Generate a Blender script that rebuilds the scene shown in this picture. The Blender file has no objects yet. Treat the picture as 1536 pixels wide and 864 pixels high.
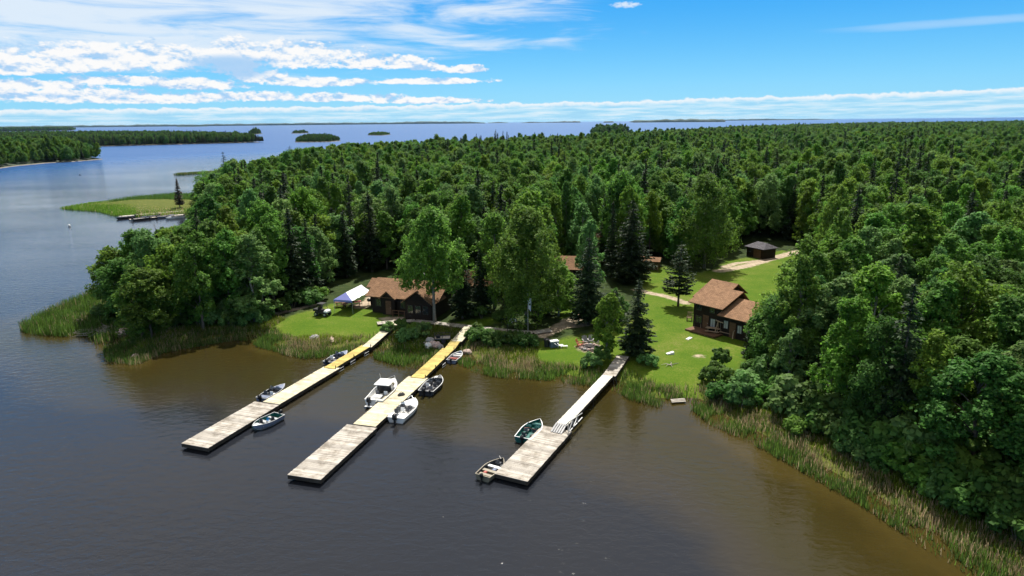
import bpy, math, random
import numpy as np
from mathutils import Vector, Matrix, Euler

random.seed(7)
RNG = np.random.default_rng(7)
D2R = math.radians
SC = bpy.context.scene
COL = SC.collection

# ------------------------------------------------------------------ camera model (metres, camera 28 m above the lake)
H_CAM = 28.0
F_PX = 1010.0
HOR, SLOPE = 182.4, -0.0102
_p = math.atan((432 - HOR) / F_PX)
_r = math.atan(-SLOPE)
FW = np.array([0, math.cos(_p), -math.sin(_p)])
_rt = np.array([1.0, 0, 0])
_up = np.cross(_rt, FW)
RT = math.cos(_r) * _rt + math.sin(-_r) * _up
UP = math.cos(_r) * _up + math.sin(_r) * _rt


def G(px, py, z=0.0):
    """the point of the level plane at height z that the photograph shows at (px, py)"""
    d = FW + (px - 768) / F_PX * RT - (py - 432) / F_PX * UP
    t = (z - H_CAM) / d[2]
    return np.array([d[0] * t, d[1] * t])


def project(P):
    P = np.asarray(P, float).reshape(-1, 3) - np.array([0, 0, H_CAM])
    dep = P @ FW
    return 768 + F_PX * (P @ RT) / dep, 432 - F_PX * (P @ UP) / dep, dep


# ------------------------------------------------------------------ coast and terrain
def seg_dist(P, A, B):
    d = B - A
    t = np.clip(((P - A) @ d) / max(1e-9, d @ d), 0, 1)
    return np.linalg.norm(P - (A + t[:, None] * d), axis=1)


def sdf(P, poly):
    """signed distance to a closed polygon, positive inside"""
    P = np.asarray(P, float).reshape(-1, 2)
    best = np.full(len(P), 1e9)
    ins = np.zeros(len(P), bool)
    n = len(poly)
    for i in range(n):
        a, b = poly[i], poly[(i + 1) % n]
        best = np.minimum(best, seg_dist(P, a, b))
        c = (a[1] > P[:, 1]) != (b[1] > P[:, 1])
        with np.errstate(divide='ignore', invalid='ignore'):
            xi = (b[0] - a[0]) * (P[:, 1] - a[1]) / (b[1] - a[1]) + a[0]
        ins ^= c & (P[:, 0] < xi)
    return np.where(ins, best, -best)


def line_dist(P, pts):
    P = np.asarray(P, float).reshape(-1, 2)
    best = np.full(len(P), 1e9)
    for a, b in zip(pts[:-1], pts[1:]):
        best = np.minimum(best, seg_dist(P, np.asarray(a), np.asarray(b)))
    return best


FRONT_PX = [(1700, 1012), (1560, 922), (1470, 862), (1400, 818), (1300, 753), (1200, 698), (1130, 659), (1078, 633), (1040, 606),
            (1008, 606), (985, 607), (950, 598), (925, 580), (900, 574), (872, 574), (840, 569), (800, 566), (760, 562),
            (725, 556), (698, 545), (680, 522), (664, 528), (650, 540), (622, 546), (600, 541), (572, 533), (556, 519),
            (530, 524), (500, 530), (462, 534), (430, 530), (398, 520), (384, 510), (360, 507), (330, 511), (285, 520),
            (240, 530), (205, 545), (178, 540), (163, 516), (150, 500), (100, 500), (60, 497), (42, 490), (80, 474),
            (120, 456), (165, 436), (205, 440), (238, 425), (258, 390), (278, 345), (292, 326), (288, 320), (262, 318), (205, 321), (172, 319),
            (150, 313), (98, 310), (130, 304), (200, 298), (262, 294), (292, 296)]
COAST = [G(*p) for p in FRONT_PX]
COAST += [np.array(p, float) for p in [(-119, 262), (-108, 285), (-116, 330), (-124, 372), (-122, 430), (-106, 505), (-70, 560), (-16, 600), (30, 640), (60, 720), (105, 800),
                                       (150, 880), (235, 1030), (330, 1200), (520, 1570), (820, 1900), (1150, 2180), (1500, 2270), (1850, 2330), (2600, 2300),
                                       (2600, 900), (900, 250), (300, 60), (120, 20)]]
COAST = np.array(COAST)


def height_s(s):
    s = np.asarray(s, float) - 1.6
    return np.where(s > 0, 0.95 * (1 - np.exp(-s / 4.5)), np.maximum(s * 0.16, -3.0))


def height(x, y):
    return float(height_s(sdf([[x, y]], COAST))[0])


def GG(px, py, dz=0.0):
    """ground point below pixel (px, py), as (x, y, z)"""
    z = 0.8
    for _ in range(4):
        p = G(px, py, z + dz)
        z = max(0.0, height(p[0], p[1]))
    return np.array([p[0], p[1], z])


# ------------------------------------------------------------------ materials
MATS = {}


def nt(name):
    m = bpy.data.materials.new(name)
    m.use_nodes = True
    n = m.node_tree
    n.nodes.clear()
    return m, n.nodes, n.links


def node(N, t, **k):
    n = N.new(t)
    for a, b in k.items():
        if a.startswith('i_'):
            key = a[2:]
            key = int(key) if key.isdigit() else key.replace('_', ' ')
            n.inputs[key].default_value = b
        else:
            setattr(n, a, b)
    return n


def c4(c):
    return (c[0], c[1], c[2], 1.0)


def ramp(N, stops, interp='LINEAR'):
    r = N.new('ShaderNodeValToRGB')
    r.color_ramp.interpolation = interp
    e = r.color_ramp.elements
    while len(e) < len(stops):
        e.new(0.5)
    for q, (p, c) in zip(e, stops):
        q.position = p
        q.color = c4(c) if len(c) == 3 else c
    return r


def simple(name, col, rough=0.6, metal=0.0, var=0.15, scale=3.0, bump=0.0, island=0.0, spec=0.5):
    """plain surface with a little procedural wear"""
    if name in MATS:
        return MATS[name]
    m, N, L = nt(name)
    out = node(N, 'ShaderNodeOutputMaterial')
    b = node(N, 'ShaderNodeBsdfPrincipled', i_Roughness=rough, i_Metallic=metal)
    b.inputs['Specular IOR Level'].default_value = spec
    tc = node(N, 'ShaderNodeTexCoord')
    no = node(N, 'ShaderNodeTexNoise', i_Scale=scale, i_Detail=5.0, i_Roughness=0.65)
    L.new(tc.outputs['Object'], no.inputs['Vector'])
    d = [max(0, c * (1 - var)) for c in col]
    u = [min(1, c * (1 + var)) for c in col]
    r = ramp(N, [(0.3, d), (0.7, u)])
    L.new(no.outputs['Fac'], r.inputs['Fac'])
    src = r.outputs['Color']
    if island:
        ge = node(N, 'ShaderNodeNewGeometry')
        hs = node(N, 'ShaderNodeHueSaturation')
        mr = node(N, 'ShaderNodeMapRange', i_3=1 - island, i_4=1 + island)
        L.new(ge.outputs['Random Per Island'], mr.inputs[0])
        L.new(mr.outputs[0], hs.inputs['Value'])
        L.new(src, hs.inputs['Color'])
        src = hs.outputs['Color']
    L.new(src, b.inputs['Base Color'])
    if bump:
        bp = node(N, 'ShaderNodeBump', i_Strength=bump, i_Distance=0.05)
        L.new(no.outputs['Fac'], bp.inputs['Height'])
        L.new(bp.outputs['Normal'], b.inputs['Normal'])
    L.new(b.outputs[0], out.inputs[0])
    MATS[name] = m
    return m


def foliage(name, col, trans=0.35, var=0.35, hue=0.02):
    m, N, L = nt(name)
    out = node(N, 'ShaderNodeOutputMaterial')
    b = node(N, 'ShaderNodeBsdfPrincipled', i_Roughness=0.6)
    b.inputs['Specular IOR Level'].default_value = 0.14
    tr = node(N, 'ShaderNodeBsdfTranslucent')
    mx = node(N, 'ShaderNodeMixShader', i_Fac=trans)
    ge = node(N, 'ShaderNodeNewGeometry')
    oi = node(N, 'ShaderNodeObjectInfo')
    tc = node(N, 'ShaderNodeTexCoord')
    no = node(N, 'ShaderNodeTexNoise', i_Scale=0.55, i_Detail=3.0)
    L.new(tc.outputs['Object'], no.inputs['Vector'])
    hs = node(N, 'ShaderNodeHueSaturation', i_Color=c4(col))
    # value: per leaf, per tree and slow drift through the crown
    a = node(N, 'ShaderNodeMapRange', i_3=1 - var, i_4=1 + var)
    L.new(ge.outputs['Random Per Island'], a.inputs[0])
    c = node(N, 'ShaderNodeMapRange', i_3=0.78, i_4=1.22)
    L.new(oi.outputs['Random'], c.inputs[0])
    d = node(N, 'ShaderNodeMapRange', i_1=0.3, i_2=0.7, i_3=0.8, i_4=1.2)
    L.new(no.outputs['Fac'], d.inputs[0])
    m1 = node(N, 'ShaderNodeMath', operation='MULTIPLY')
    m2 = node(N, 'ShaderNodeMath', operation='MULTIPLY')
    L.new(a.outputs[0], m1.inputs[0]); L.new(c.outputs[0], m1.inputs[1])
    L.new(m1.outputs[0], m2.inputs[0]); L.new(d.outputs[0], m2.inputs[1])
    L.new(m2.outputs[0], hs.inputs['Value'])
    sq = node(N, 'ShaderNodeMath', operation='MULTIPLY', i_1=7.31)
    fr = node(N, 'ShaderNodeMath', operation='FRACT')
    L.new(oi.outputs['Random'], sq.inputs[0]); L.new(sq.outputs[0], fr.inputs[0])
    h = node(N, 'ShaderNodeMapRange', i_3=0.5 - hue, i_4=0.5 + hue)
    L.new(fr.outputs[0], h.inputs[0])
    L.new(h.outputs[0], hs.inputs['Hue'])
    L.new(hs.outputs[0], b.inputs['Base Color'])
    L.new(hs.outputs[0], tr.inputs['Color'])
    L.new(b.outputs[0], mx.inputs[1]); L.new(tr.outputs[0], mx.inputs[2])
    L.new(mx.outputs[0], out.inputs[0])
    MATS[name] = m
    return m


LEAF = {
    'mid green': foliage('leaf mid green', (0.132, 0.262, 0.040), 0.58),
    'pale green': foliage('leaf pale green', (0.155, 0.285, 0.080), 0.58),
    'yellowish green': foliage('leaf yellow green', (0.150, 0.280, 0.034), 0.58),
    'deep green': foliage('leaf deep green', (0.096, 0.205, 0.040), 0.58),
}
NEEDLE = foliage('spruce needles', (0.025, 0.046, 0.016), trans=0.2, hue=0.015)
NEEDLE2 = foliage('pine needles', (0.030, 0.055, 0.018), trans=0.15, hue=0.015)
DEADN = foliage('dead needles', (0.11, 0.085, 0.06), trans=0.1, hue=0.01)
SHRUBL = foliage('shrub leaves', (0.078, 0.155, 0.030), 0.45)
BARK = simple('grey brown bark', (0.13, 0.10, 0.075), 0.9, var=0.4, scale=6, bump=0.4)
BARKP = simple('pale poplar bark', (0.19, 0.175, 0.14), 0.85, var=0.35, scale=6, bump=0.3)
DEADW = simple('bleached dead wood', (0.30, 0.27, 0.24), 0.85, var=0.3, scale=6)


def wood(name, col, dirt=0.35, island=0.22, scale=2.0):
    """weathered boards: tone per board, streaks and stains along the grain"""
    m, N, L = nt(name)
    out = node(N, 'ShaderNodeOutputMaterial')
    b = node(N, 'ShaderNodeBsdfPrincipled', i_Roughness=0.8)
    b.inputs['Specular IOR Level'].default_value = 0.25
    tc = node(N, 'ShaderNodeTexCoord')
    mp = node(N, 'ShaderNodeMapping')
    mp.inputs['Scale'].default_value = (1.2, 9.0, 9.0)
    L.new(tc.outputs['Object'], mp.inputs['Vector'])
    gr = node(N, 'ShaderNodeTexNoise', i_Scale=1.0, i_Detail=6.0, i_Roughness=0.7)
    L.new(mp.outputs[0], gr.inputs['Vector'])
    st = node(N, 'ShaderNodeTexNoise', i_Scale=0.9, i_Detail=6.0, i_Roughness=0.7)
    L.new(tc.outputs['Object'], st.inputs['Vector'])
    ge = node(N, 'ShaderNodeNewGeometry')
    r1 = ramp(N, [(0.25, [c * 0.62 for c in col]), (0.5, col), (0.8, [min(1, c * 1.12) for c in col])])
    L.new(gr.outputs['Fac'], r1.inputs['Fac'])
    r2 = ramp(N, [(0.36, (1 - dirt, 1 - dirt * 1.06, 1 - dirt * 1.15)), (0.56, (1, 1, 1))])
    L.new(st.outputs['Fac'], r2.inputs['Fac'])
    mu = node(N, 'ShaderNodeMix', data_type='RGBA', blend_type='MULTIPLY')
    mu.inputs[0].default_value = 1.0
    L.new(r1.outputs[0], mu.inputs[6]); L.new(r2.outputs[0], mu.inputs[7])
    hs = node(N, 'ShaderNodeHueSaturation')
    mr = node(N, 'ShaderNodeMapRange', i_3=1 - island, i_4=1 + island * 0.6)
    L.new(ge.outputs['Random Per Island'], mr.inputs[0])
    L.new(mr.outputs[0], hs.inputs['Value'])
    L.new(mu.outputs[2], hs.inputs['Color'])
    L.new(hs.outputs[0], b.inputs['Base Color'])
    bp = node(N, 'ShaderNodeBump', i_Strength=0.3, i_Distance=0.01)
    L.new(gr.outputs['Fac'], bp.inputs['Height'])
    L.new(bp.outputs[0], b.inputs['Normal'])
    L.new(b.outputs[0], out.inputs[0])
    MATS[name] = m
    return m


W_GREY = wood('weathered grey boards', (0.44, 0.405, 0.355), 0.46, 0.36)
W_PALE = wood('pale sun bleached boards', (0.60, 0.55, 0.40), 0.32, 0.24)
W_YEL = wood('yellow treated boards', (0.53, 0.42, 0.13), 0.32, 0.22)
W_WHITE = wood('pale grey painted boards', (0.66, 0.64, 0.56), 0.22, 0.14)
W_DARK = wood('dark wet timber', (0.055, 0.045, 0.035), 0.4, 0.3)
W_LOG = wood('dark brown log siding', (0.022, 0.013, 0.008), 0.3, 0.3)
W_BROWN = wood('brown stained timber', (0.14, 0.075, 0.04), 0.3, 0.25)
W_RAW = wood('raw pine timber', (0.36, 0.26, 0.17), 0.3, 0.25)


def shingle(name, col):
    m, N, L = nt(name)
    out = node(N, 'ShaderNodeOutputMaterial')
    b = node(N, 'ShaderNodeBsdfPrincipled', i_Roughness=0.9)
    b.inputs['Specular IOR Level'].default_value = 0.2
    tc = node(N, 'ShaderNodeTexCoord')
    uvm = node(N, 'ShaderNodeUVMap')
    br = node(N, 'ShaderNodeTexBrick', i_Scale=1.0)
    br.inputs['Color1'].default_value = c4([c * 0.78 for c in col])
    br.inputs['Color2'].default_value = c4([c * 1.25 for c in col])
    br.inputs['Mortar'].default_value = c4([c * 0.5 for c in col])
    br.inputs['Mortar Size'].default_value = 0.018
    br.inputs['Brick Width'].default_value = 0.34
    br.inputs['Row Height'].default_value = 0.15
    L.new(uvm.outputs[0], br.inputs['Vector'])
    no = node(N, 'ShaderNodeTexNoise', i_Scale=0.8, i_Detail=6.0, i_Roughness=0.7)
    L.new(tc.outputs['Object'], no.inputs['Vector'])
    r = ramp(N, [(0.3, (0.72, 0.7, 0.68)), (0.65, (1.1, 1.1, 1.1))])
    L.new(no.outputs['Fac'], r.inputs['Fac'])
    mu = node(N, 'ShaderNodeMix', data_type='RGBA', blend_type='MULTIPLY')
    mu.inputs[0].default_value = 1.0
    L.new(br.outputs[0], mu.inputs[6]); L.new(r.outputs[0], mu.inputs[7])
    L.new(mu.outputs[2], b.inputs['Base Color'])
    bp = node(N, 'ShaderNodeBump', i_Strength=0.5, i_Distance=0.02)
    L.new(br.outputs['Fac'], bp.inputs['Height'])
    bp.invert = True
    L.new(bp.outputs[0], b.inputs['Normal'])
    L.new(b.outputs[0], out.inputs[0])
    MATS[name] = m
    return m


R_BROWN = shingle('brown asphalt shingles', (0.250, 0.142, 0.078))
R_GREY = shingle('charcoal asphalt shingles', (0.11, 0.105, 0.12))
M_WHITE = simple('white gelcoat', (0.80, 0.80, 0.78), 0.25, var=0.05)
M_WHITEP = simple('white canvas', (0.86, 0.87, 0.88), 0.7, var=0.04, scale=1.2)
M_BLACK = simple('black plastic', (0.015, 0.015, 0.017), 0.45, var=0.3)
M_ALU = simple('bare aluminium', (0.55, 0.56, 0.57), 0.38, metal=0.7, var=0.15)
M_NAVY = simple('navy hull paint', (0.025, 0.035, 0.075), 0.35, var=0.25)
M_BLUEG = simple('blue grey hull paint', (0.16, 0.19, 0.27), 0.35, var=0.2)
M_DKGREY = simple('dark grey hull paint', (0.045, 0.05, 0.06), 0.35, var=0.3)
M_TEAL = simple('dark teal paint', (0.012, 0.11, 0.095), 0.35, var=0.2)
M_TAN = simple('tan hull paint', (0.21, 0.18, 0.125), 0.5, var=0.2)
M_GREYC = simple('grey boat carpet', (0.15, 0.15, 0.16), 0.95, var=0.25)
M_RED = simple('faded red paint', (0.30, 0.045, 0.03), 0.6, var=0.25)
M_CEDAR = simple('cedar red stain', (0.34, 0.10, 0.04), 0.7, var=0.25)
M_PINK = simple('pink granite', (0.50, 0.37, 0.32), 0.9, var=0.35, scale=4, bump=0.5)
M_STONE = simple('grey granite', (0.27, 0.26, 0.25), 0.9, var=0.4, scale=4, bump=0.5)
M_GLASS = simple('dark window glass', (0.02, 0.025, 0.03), 0.06, var=0.1, spec=0.8)
M_FRAME = simple('white window frame', (0.62, 0.62, 0.6), 0.5, var=0.08)
M_DKFRAME = simple('dark stained window frame', (0.035, 0.028, 0.022), 0.6, var=0.2)
M_CURTAIN = simple('pale curtain behind glass', (0.35, 0.36, 0.36), 0.3, var=0.2)
M_BLUE = simple('blue tarp cloth', (0.06, 0.11, 0.30), 0.6, var=0.2)
M_FLAGR = simple('red flag cloth', (0.5, 0.03, 0.03), 0.7, var=0.1)
M_RUB = simple('black rubber', (0.02, 0.02, 0.02), 0.8, var=0.3)
M_ASH = simple('ash and charred wood', (0.10, 0.09, 0.085), 0.95, var=0.5, scale=8)
M_SKIN2 = simple('cooler grey plastic', (0.10, 0.13, 0.17), 0.5, var=0.2)


def windshield_mat():
    m, N, L = nt('tinted clear windshield')
    out = node(N, 'ShaderNodeOutputMaterial')
    g = node(N, 'ShaderNodeBsdfGlossy', i_Roughness=0.05)
    g.inputs['Color'].default_value = (0.8, 0.85, 0.9, 1)
    t = node(N, 'ShaderNodeBsdfTransparent')
    t.inputs['Color'].default_value = (0.62, 0.68, 0.75, 1)
    mx = node(N, 'ShaderNodeMixShader', i_Fac=0.3)
    L.new(t.outputs[0], mx.inputs[1]); L.new(g.outputs[0], mx.inputs[2])
    L.new(mx.outputs[0], out.inputs[0])
    return m


M_SHIELD = windshield_mat()


# ------------------------------------------------------------------ mesh helpers
class MB:
    def __init__(self):
        self.v, self.f, self.m = [], [], []

    def add(self, vs, fs, mi=0):
        o = len(self.v)
        self.v += [tuple(map(float, q)) for q in vs]
        for f in fs:
            self.f.append(tuple(i + o for i in f)); self.m.append(mi)
        return self

    def box(self, c, s, rz=0.0, mi=0, taper=1.0):
        x, y, z = s[0] / 2, s[1] / 2, s[2] / 2
        ca, sa = math.cos(rz), math.sin(rz)
        vs = []
        for k, zz in ((1.0, -z), (taper, z)):
            for xx, yy in ((-x, -y), (x, -y), (x, y), (-x, y)):
                xx *= k; yy *= k
                vs.append((c[0] + xx * ca - yy * sa, c[1] + xx * sa + yy * ca, c[2] + zz))
        return self.add(vs, [(3, 2, 1, 0), (4, 5, 6, 7), (0, 1, 5, 4), (1, 2, 6, 5), (2, 3, 7, 6), (3, 0, 4, 7)], mi)

    def rbox(self, c, s, b=0.03, rz=0.0, mi=0):
        """box with chamfered vertical and top edges"""
        x, y, z = s[0] / 2, s[1] / 2, s[2] / 2
        b = min(b, x * 0.9, y * 0.9, z * 0.9)
        ca, sa = math.cos(rz), math.sin(rz)
        rings = []
        for ins, zz in ((0, -z), (0, z - b), (b, z)):
            X, Y = x - ins, y - ins
            ring = [(-X + b, -Y), (X - b, -Y), (X, -Y + b), (X, Y - b), (X - b, Y), (-X + b, Y), (-X, Y - b), (-X, -Y + b)]
            rings.append([(c[0] + p * ca - q * sa, c[1] + p * sa + q * ca, c[2] + zz) for p, q in ring])
        vs = rings[0] + rings[1] + rings[2]
        fs = [tuple(range(7, -1, -1)), tuple(range(16, 24))]
        for r in range(2):
            for i in range(8):
                j = (i + 1) % 8
                fs.append((r * 8 + i, r * 8 + j, r * 8 + 8 + j, r * 8 + 8 + i))
        return self.add(vs, fs, mi)

    def tube(self, pts, rad, n=6, mi=0, caps=True):
        pts = [Vector(p) for p in pts]
        if not hasattr(rad, '__len__'):
            rad = [rad] * len(pts)
        vs, fs = [], []
        for i, p in enumerate(pts):
            t = (pts[min(i + 1, len(pts) - 1)] - pts[max(i - 1, 0)]).normalized()
            u = t.cross(Vector((0, 0, 1)) if abs(t.z) < 0.9 else Vector((1, 0, 0))).normalized()
            w = t.cross(u)
            for k in range(n):
                a = 2 * math.pi * k / n
                vs.append(p + (u * math.cos(a) + w * math.sin(a)) * rad[i])
        for i in range(len(pts) - 1):
            for k in range(n):
                j = (k + 1) % n
                fs.append((i * n + k, i * n + j, i * n + n + j, i * n + n + k))
        if caps:
            fs.append(tuple(range(n - 1, -1, -1)))
            fs.append(tuple((len(pts) - 1) * n + k for k in range(n)))
        return self.add(vs, fs, mi)

    def bar(self, a, b, w, h, mi=0):
        """rectangular bar from a to b"""
        a, b = Vector(a), Vector(b)
        t = (b - a).normalized()
        u = t.cross(Vector((0, 0, 1)) if abs(t.z) < 0.95 else Vector((1, 0, 0))).normalized() * (w / 2)
        q = u.cross(t).normalized() * (h / 2)
        vs = [p + s for p in (a, b) for s in (-u - q, u - q, u + q, -u + q)]
        return self.add(vs, [(0, 1, 2, 3), (7, 6, 5, 4), (0, 4, 5, 1), (1, 5, 6, 2), (2, 6, 7, 3), (3, 7, 4, 0)], mi)

    def ell(self, c, r, n=10, m=7, mi=0, jit=0.0, seed=0):
        rr = random.Random(seed)
        vs, fs = [(c[0], c[1], c[2] - r[2])], []
        for i in range(1, m):
            a = -math.pi / 2 + math.pi * i / m
            for k in range(n):
                b = 2 * math.pi * k / n
                j = 1 + rr.uniform(-jit, jit)
                vs.append((c[0] + r[0] * j * math.cos(a) * math.cos(b), c[1] + r[1] * j * math.cos(a) * math.sin(b), c[2] + r[2] * j * math.sin(a)))
        vs.append((c[0], c[1], c[2] + r[2]))
        for k in range(n):
            fs.append((0, 1 + (k + 1) % n, 1 + k))
            fs.append((len(vs) - 1, 1 + (m - 2) * n + k, 1 + (m - 2) * n + (k + 1) % n))
        for i in range(m - 2):
            for k in range(n):
                j = (k + 1) % n
                fs.append((1 + i * n + k, 1 + i * n + j, 1 + (i + 1) * n + j, 1 + (i + 1) * n + k))
        return self.add(vs, fs, mi)

    def poly_prism(self, pts, z0, z1, mi=0):
        n = len(pts)
        area = sum(pts[i][0] * pts[(i + 1) % n][1] - pts[(i + 1) % n][0] * pts[i][1] for i in range(n))
        if area < 0:
            pts = pts[::-1]
        vs = [(p[0], p[1], z0) for p in pts] + [(p[0], p[1], z1) for p in pts]
        fs = [tuple(range(n - 1, -1, -1)), tuple(range(n, 2 * n))]
        for i in range(n):
            j = (i + 1) % n
            fs.append((i, j, n + j, n + i))
        return self.add(vs, fs, mi)

    def mesh(self, name, mats, smooth=False):
        me = bpy.data.meshes.new(name)
        me.from_pydata(self.v, [], self.f)
        for m in (mats if isinstance(mats, (list, tuple)) else [mats]):
            me.materials.append(m)
        me.polygons.foreach_set('material_index', self.m)
        if smooth:
            me.polygons.foreach_set('use_smooth', [True] * len(self.f))
        me.update()
        return me

    def build(self, name, mats, parent=None, smooth=False):
        return link(name, self.mesh(name, mats, smooth), parent)


def link(name, data, parent=None):
    o = bpy.data.objects.new(name, data)
    COL.objects.link(o)
    if parent is not None:
        o.parent = parent
    return o


def tag(o, label=None, cat=None, group=None, kind=None):
    for k, v in (('label', label), ('category', cat), ('group', group), ('kind', kind)):
        if v:
            o[k] = v
    return o


def thing(name, label, cat, loc=(0, 0, 0), rz=0.0, group=None):
    o = link(name, None)
    o.empty_display_size = 0.3
    o.location = tuple(float(q) for q in loc)
    o.rotation_euler = (0, 0, rz)
    return tag(o, label, cat, group)


def kids(o):
    return list(KIDS.get(o.name, []))


def copy_thing(o, loc, rz, scale=1.0, label=None, group=None):
    c = o.copy(); COL.objects.link(c)
    c.location = tuple(float(q) for q in loc); c.rotation_euler = (0, 0, rz)
    c.scale = scale if hasattr(scale, '__len__') else (scale,) * 3
    if label: c['label'] = label
    if group: c['group'] = group
    for ch in o.children:
        d = ch.copy(); COL.objects.link(d); d.parent = c
        for g in ch.children:
            e = g.copy(); COL.objects.link(e); e.parent = d
    return c


def yaw(a, b):
    """heading of the ground vector a -> b for a thing whose long axis is +X"""
    return math.atan2(b[1] - a[1], b[0] - a[0])


def quads_mesh(name, V, mats, mat_idx=None):
    """mesh of many separate quads, V is (n, 4, 3)"""
    n = len(V)
    me = bpy.data.meshes.new(name)
    me.vertices.add(n * 4)
    me.vertices.foreach_set('co', np.ascontiguousarray(V, np.float32).ravel())
    me.loops.add(n * 4)
    me.loops.foreach_set('vertex_index', np.arange(n * 4, dtype=np.int32))
    me.polygons.add(n)
    me.polygons.foreach_set('loop_start', np.arange(0, n * 4, 4, dtype=np.int32))
    for m in (mats if isinstance(mats, (list, tuple)) else [mats]):
        me.materials.append(m)
    if mat_idx is not None:
        me.polygons.foreach_set('material_index', np.asarray(mat_idx, np.int32))
    me.update(calc_edges=True)
    return me


def leaf_quads(C, Nn, size, rng, asp=0.7):
    """diamond leaf sprays at C facing Nn"""
    n = len(C)
    Nn = Nn / np.maximum(1e-6, np.linalg.norm(Nn, axis=1, keepdims=True))
    ref = rng.normal(size=(n, 3))
    U = np.cross(Nn, ref); U /= np.maximum(1e-6, np.linalg.norm(U, axis=1, keepdims=True))
    W = np.cross(Nn, U)
    s = np.asarray(size).reshape(-1, 1) * np.ones((n, 1))
    V = np.stack([C - U * s, C - W * s * asp, C + U * s, C + W * s * asp], axis=1)
    V[:, 0] += Nn * s * 0.12
    V[:, 2] += Nn * s * 0.12
    return V


# ------------------------------------------------------------------ ground sheet and water sheet
def PX(*pts):
    return np.array([G(x, y, 0.8) for x, y in pts])


LAWN_W = PX((392, 502), (402, 489), (440, 472), (478, 463), (500, 456), (522, 461), (556, 464), (562, 470), (600, 479), (592, 490), (562, 505), (500, 503), (430, 504))
LAWN_E = PX((806, 536), (800, 522), (812, 513), (850, 507), (890, 500), (935, 490), (965, 465), (958, 425), (966, 408), (1000, 400), (1040, 412), (1072, 405),
            (1090, 392), (1130, 386), (1175, 376), (1200, 388), (1195, 425), (1195, 470), (1130, 505), (1116, 545), (1066, 583), (1030, 592), (1000, 588), (965, 572), (930, 556), (885, 566), (850, 566))
LAWN_M = PX((672, 492), (690, 482), (735, 476), (752, 482), (720, 490))
LAWN_N = PX((838, 468), (860, 463), (880, 470), (866, 480), (842, 482))
CLEAR = PX((385, 507), (402, 478), (455, 460), (488, 450), (515, 430), (545, 416), (610, 408), (650, 438), (700, 450), (760, 458), (840, 452),
           (905, 452), (950, 430), (960, 392), (1005, 392), (1060, 392), (1092, 378), (1104, 366), (1150, 362), (1178, 366), (1224, 386), (1228, 440), (1200, 485),
           (1125, 505), (1112, 545), (1075, 572), (1030, 620), (960, 640), (800, 610), (600, 580), (430, 540))
# tracks worn into the grass: (pixels, half width in metres)
TRACKS = [([(955, 436), (975, 441), (1000, 446), (1030, 456)], 0.75), ([(1078, 408), (1120, 400), (1150, 391), (1198, 378)], 1.15),
          ([(1150, 391), (1105, 396), (1085, 402)], 0.7), ([(812, 504), (838, 492), (858, 480), (880, 474)], 1.0), ([(838, 492), (880, 487)], 0.9),
          ([(415, 470), (450, 463), (470, 459)], 0.6), ([(578, 478), (598, 478)], 0.8), ([(1046, 535), (1050, 535)], 0.5), ([(541, 461), (552, 456), (560, 448)], 1.2),
          ([(668, 487), (690, 488)], 0.9), ([(884, 521), (885, 521.5)], 1.6)]
TRACKS = [([G(x, y, 0.8) for x, y in p], w) for p, w in TRACKS]


def axis(fine, lo, hi, far_lo, far_hi, g=1.09):
    a = list(np.arange(lo, hi, fine))
    s, v = fine, hi
    while v < far_hi:
        a.append(v); s *= g; v += s
    a.append(far_hi)
    s, v = fine, lo - fine
    while v > far_lo:
        a.insert(0, v); s *= g; v -= s
    a.insert(0, far_lo)
    return np.array(a)


def grid_mesh(name, xs, ys, z, attrs, mat):
    nx, ny = len(xs), len(ys)
    X, Y = np.meshgrid(xs, ys)
    V = np.stack([X.ravel(), Y.ravel(), z], 1)
    i = np.arange((ny - 1) * (nx - 1)); r, c = i // (nx - 1), i % (nx - 1)
    a = r * nx + c
    F = np.stack([a, a + 1, a + 1 + nx, a + nx], 1).astype(np.int32)
    me = bpy.data.meshes.new(name)
    me.vertices.add(len(V)); me.vertices.foreach_set('co', V.astype(np.float32).ravel())
    me.loops.add(F.size); me.loops.foreach_set('vertex_index', F.ravel())
    me.polygons.add(len(F)); me.polygons.foreach_set('loop_start', np.arange(0, F.size, 4, dtype=np.int32))
    me.polygons.foreach_set('use_smooth', np.ones(len(F), bool))
    for k, v in attrs.items():
        at = me.attributes.new(k, 'FLOAT', 'POINT')
        at.data.foreach_set('value', np.asarray(v, np.float32))
    me.materials.append(mat)
    me.update(calc_edges=True)
    return me


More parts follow.
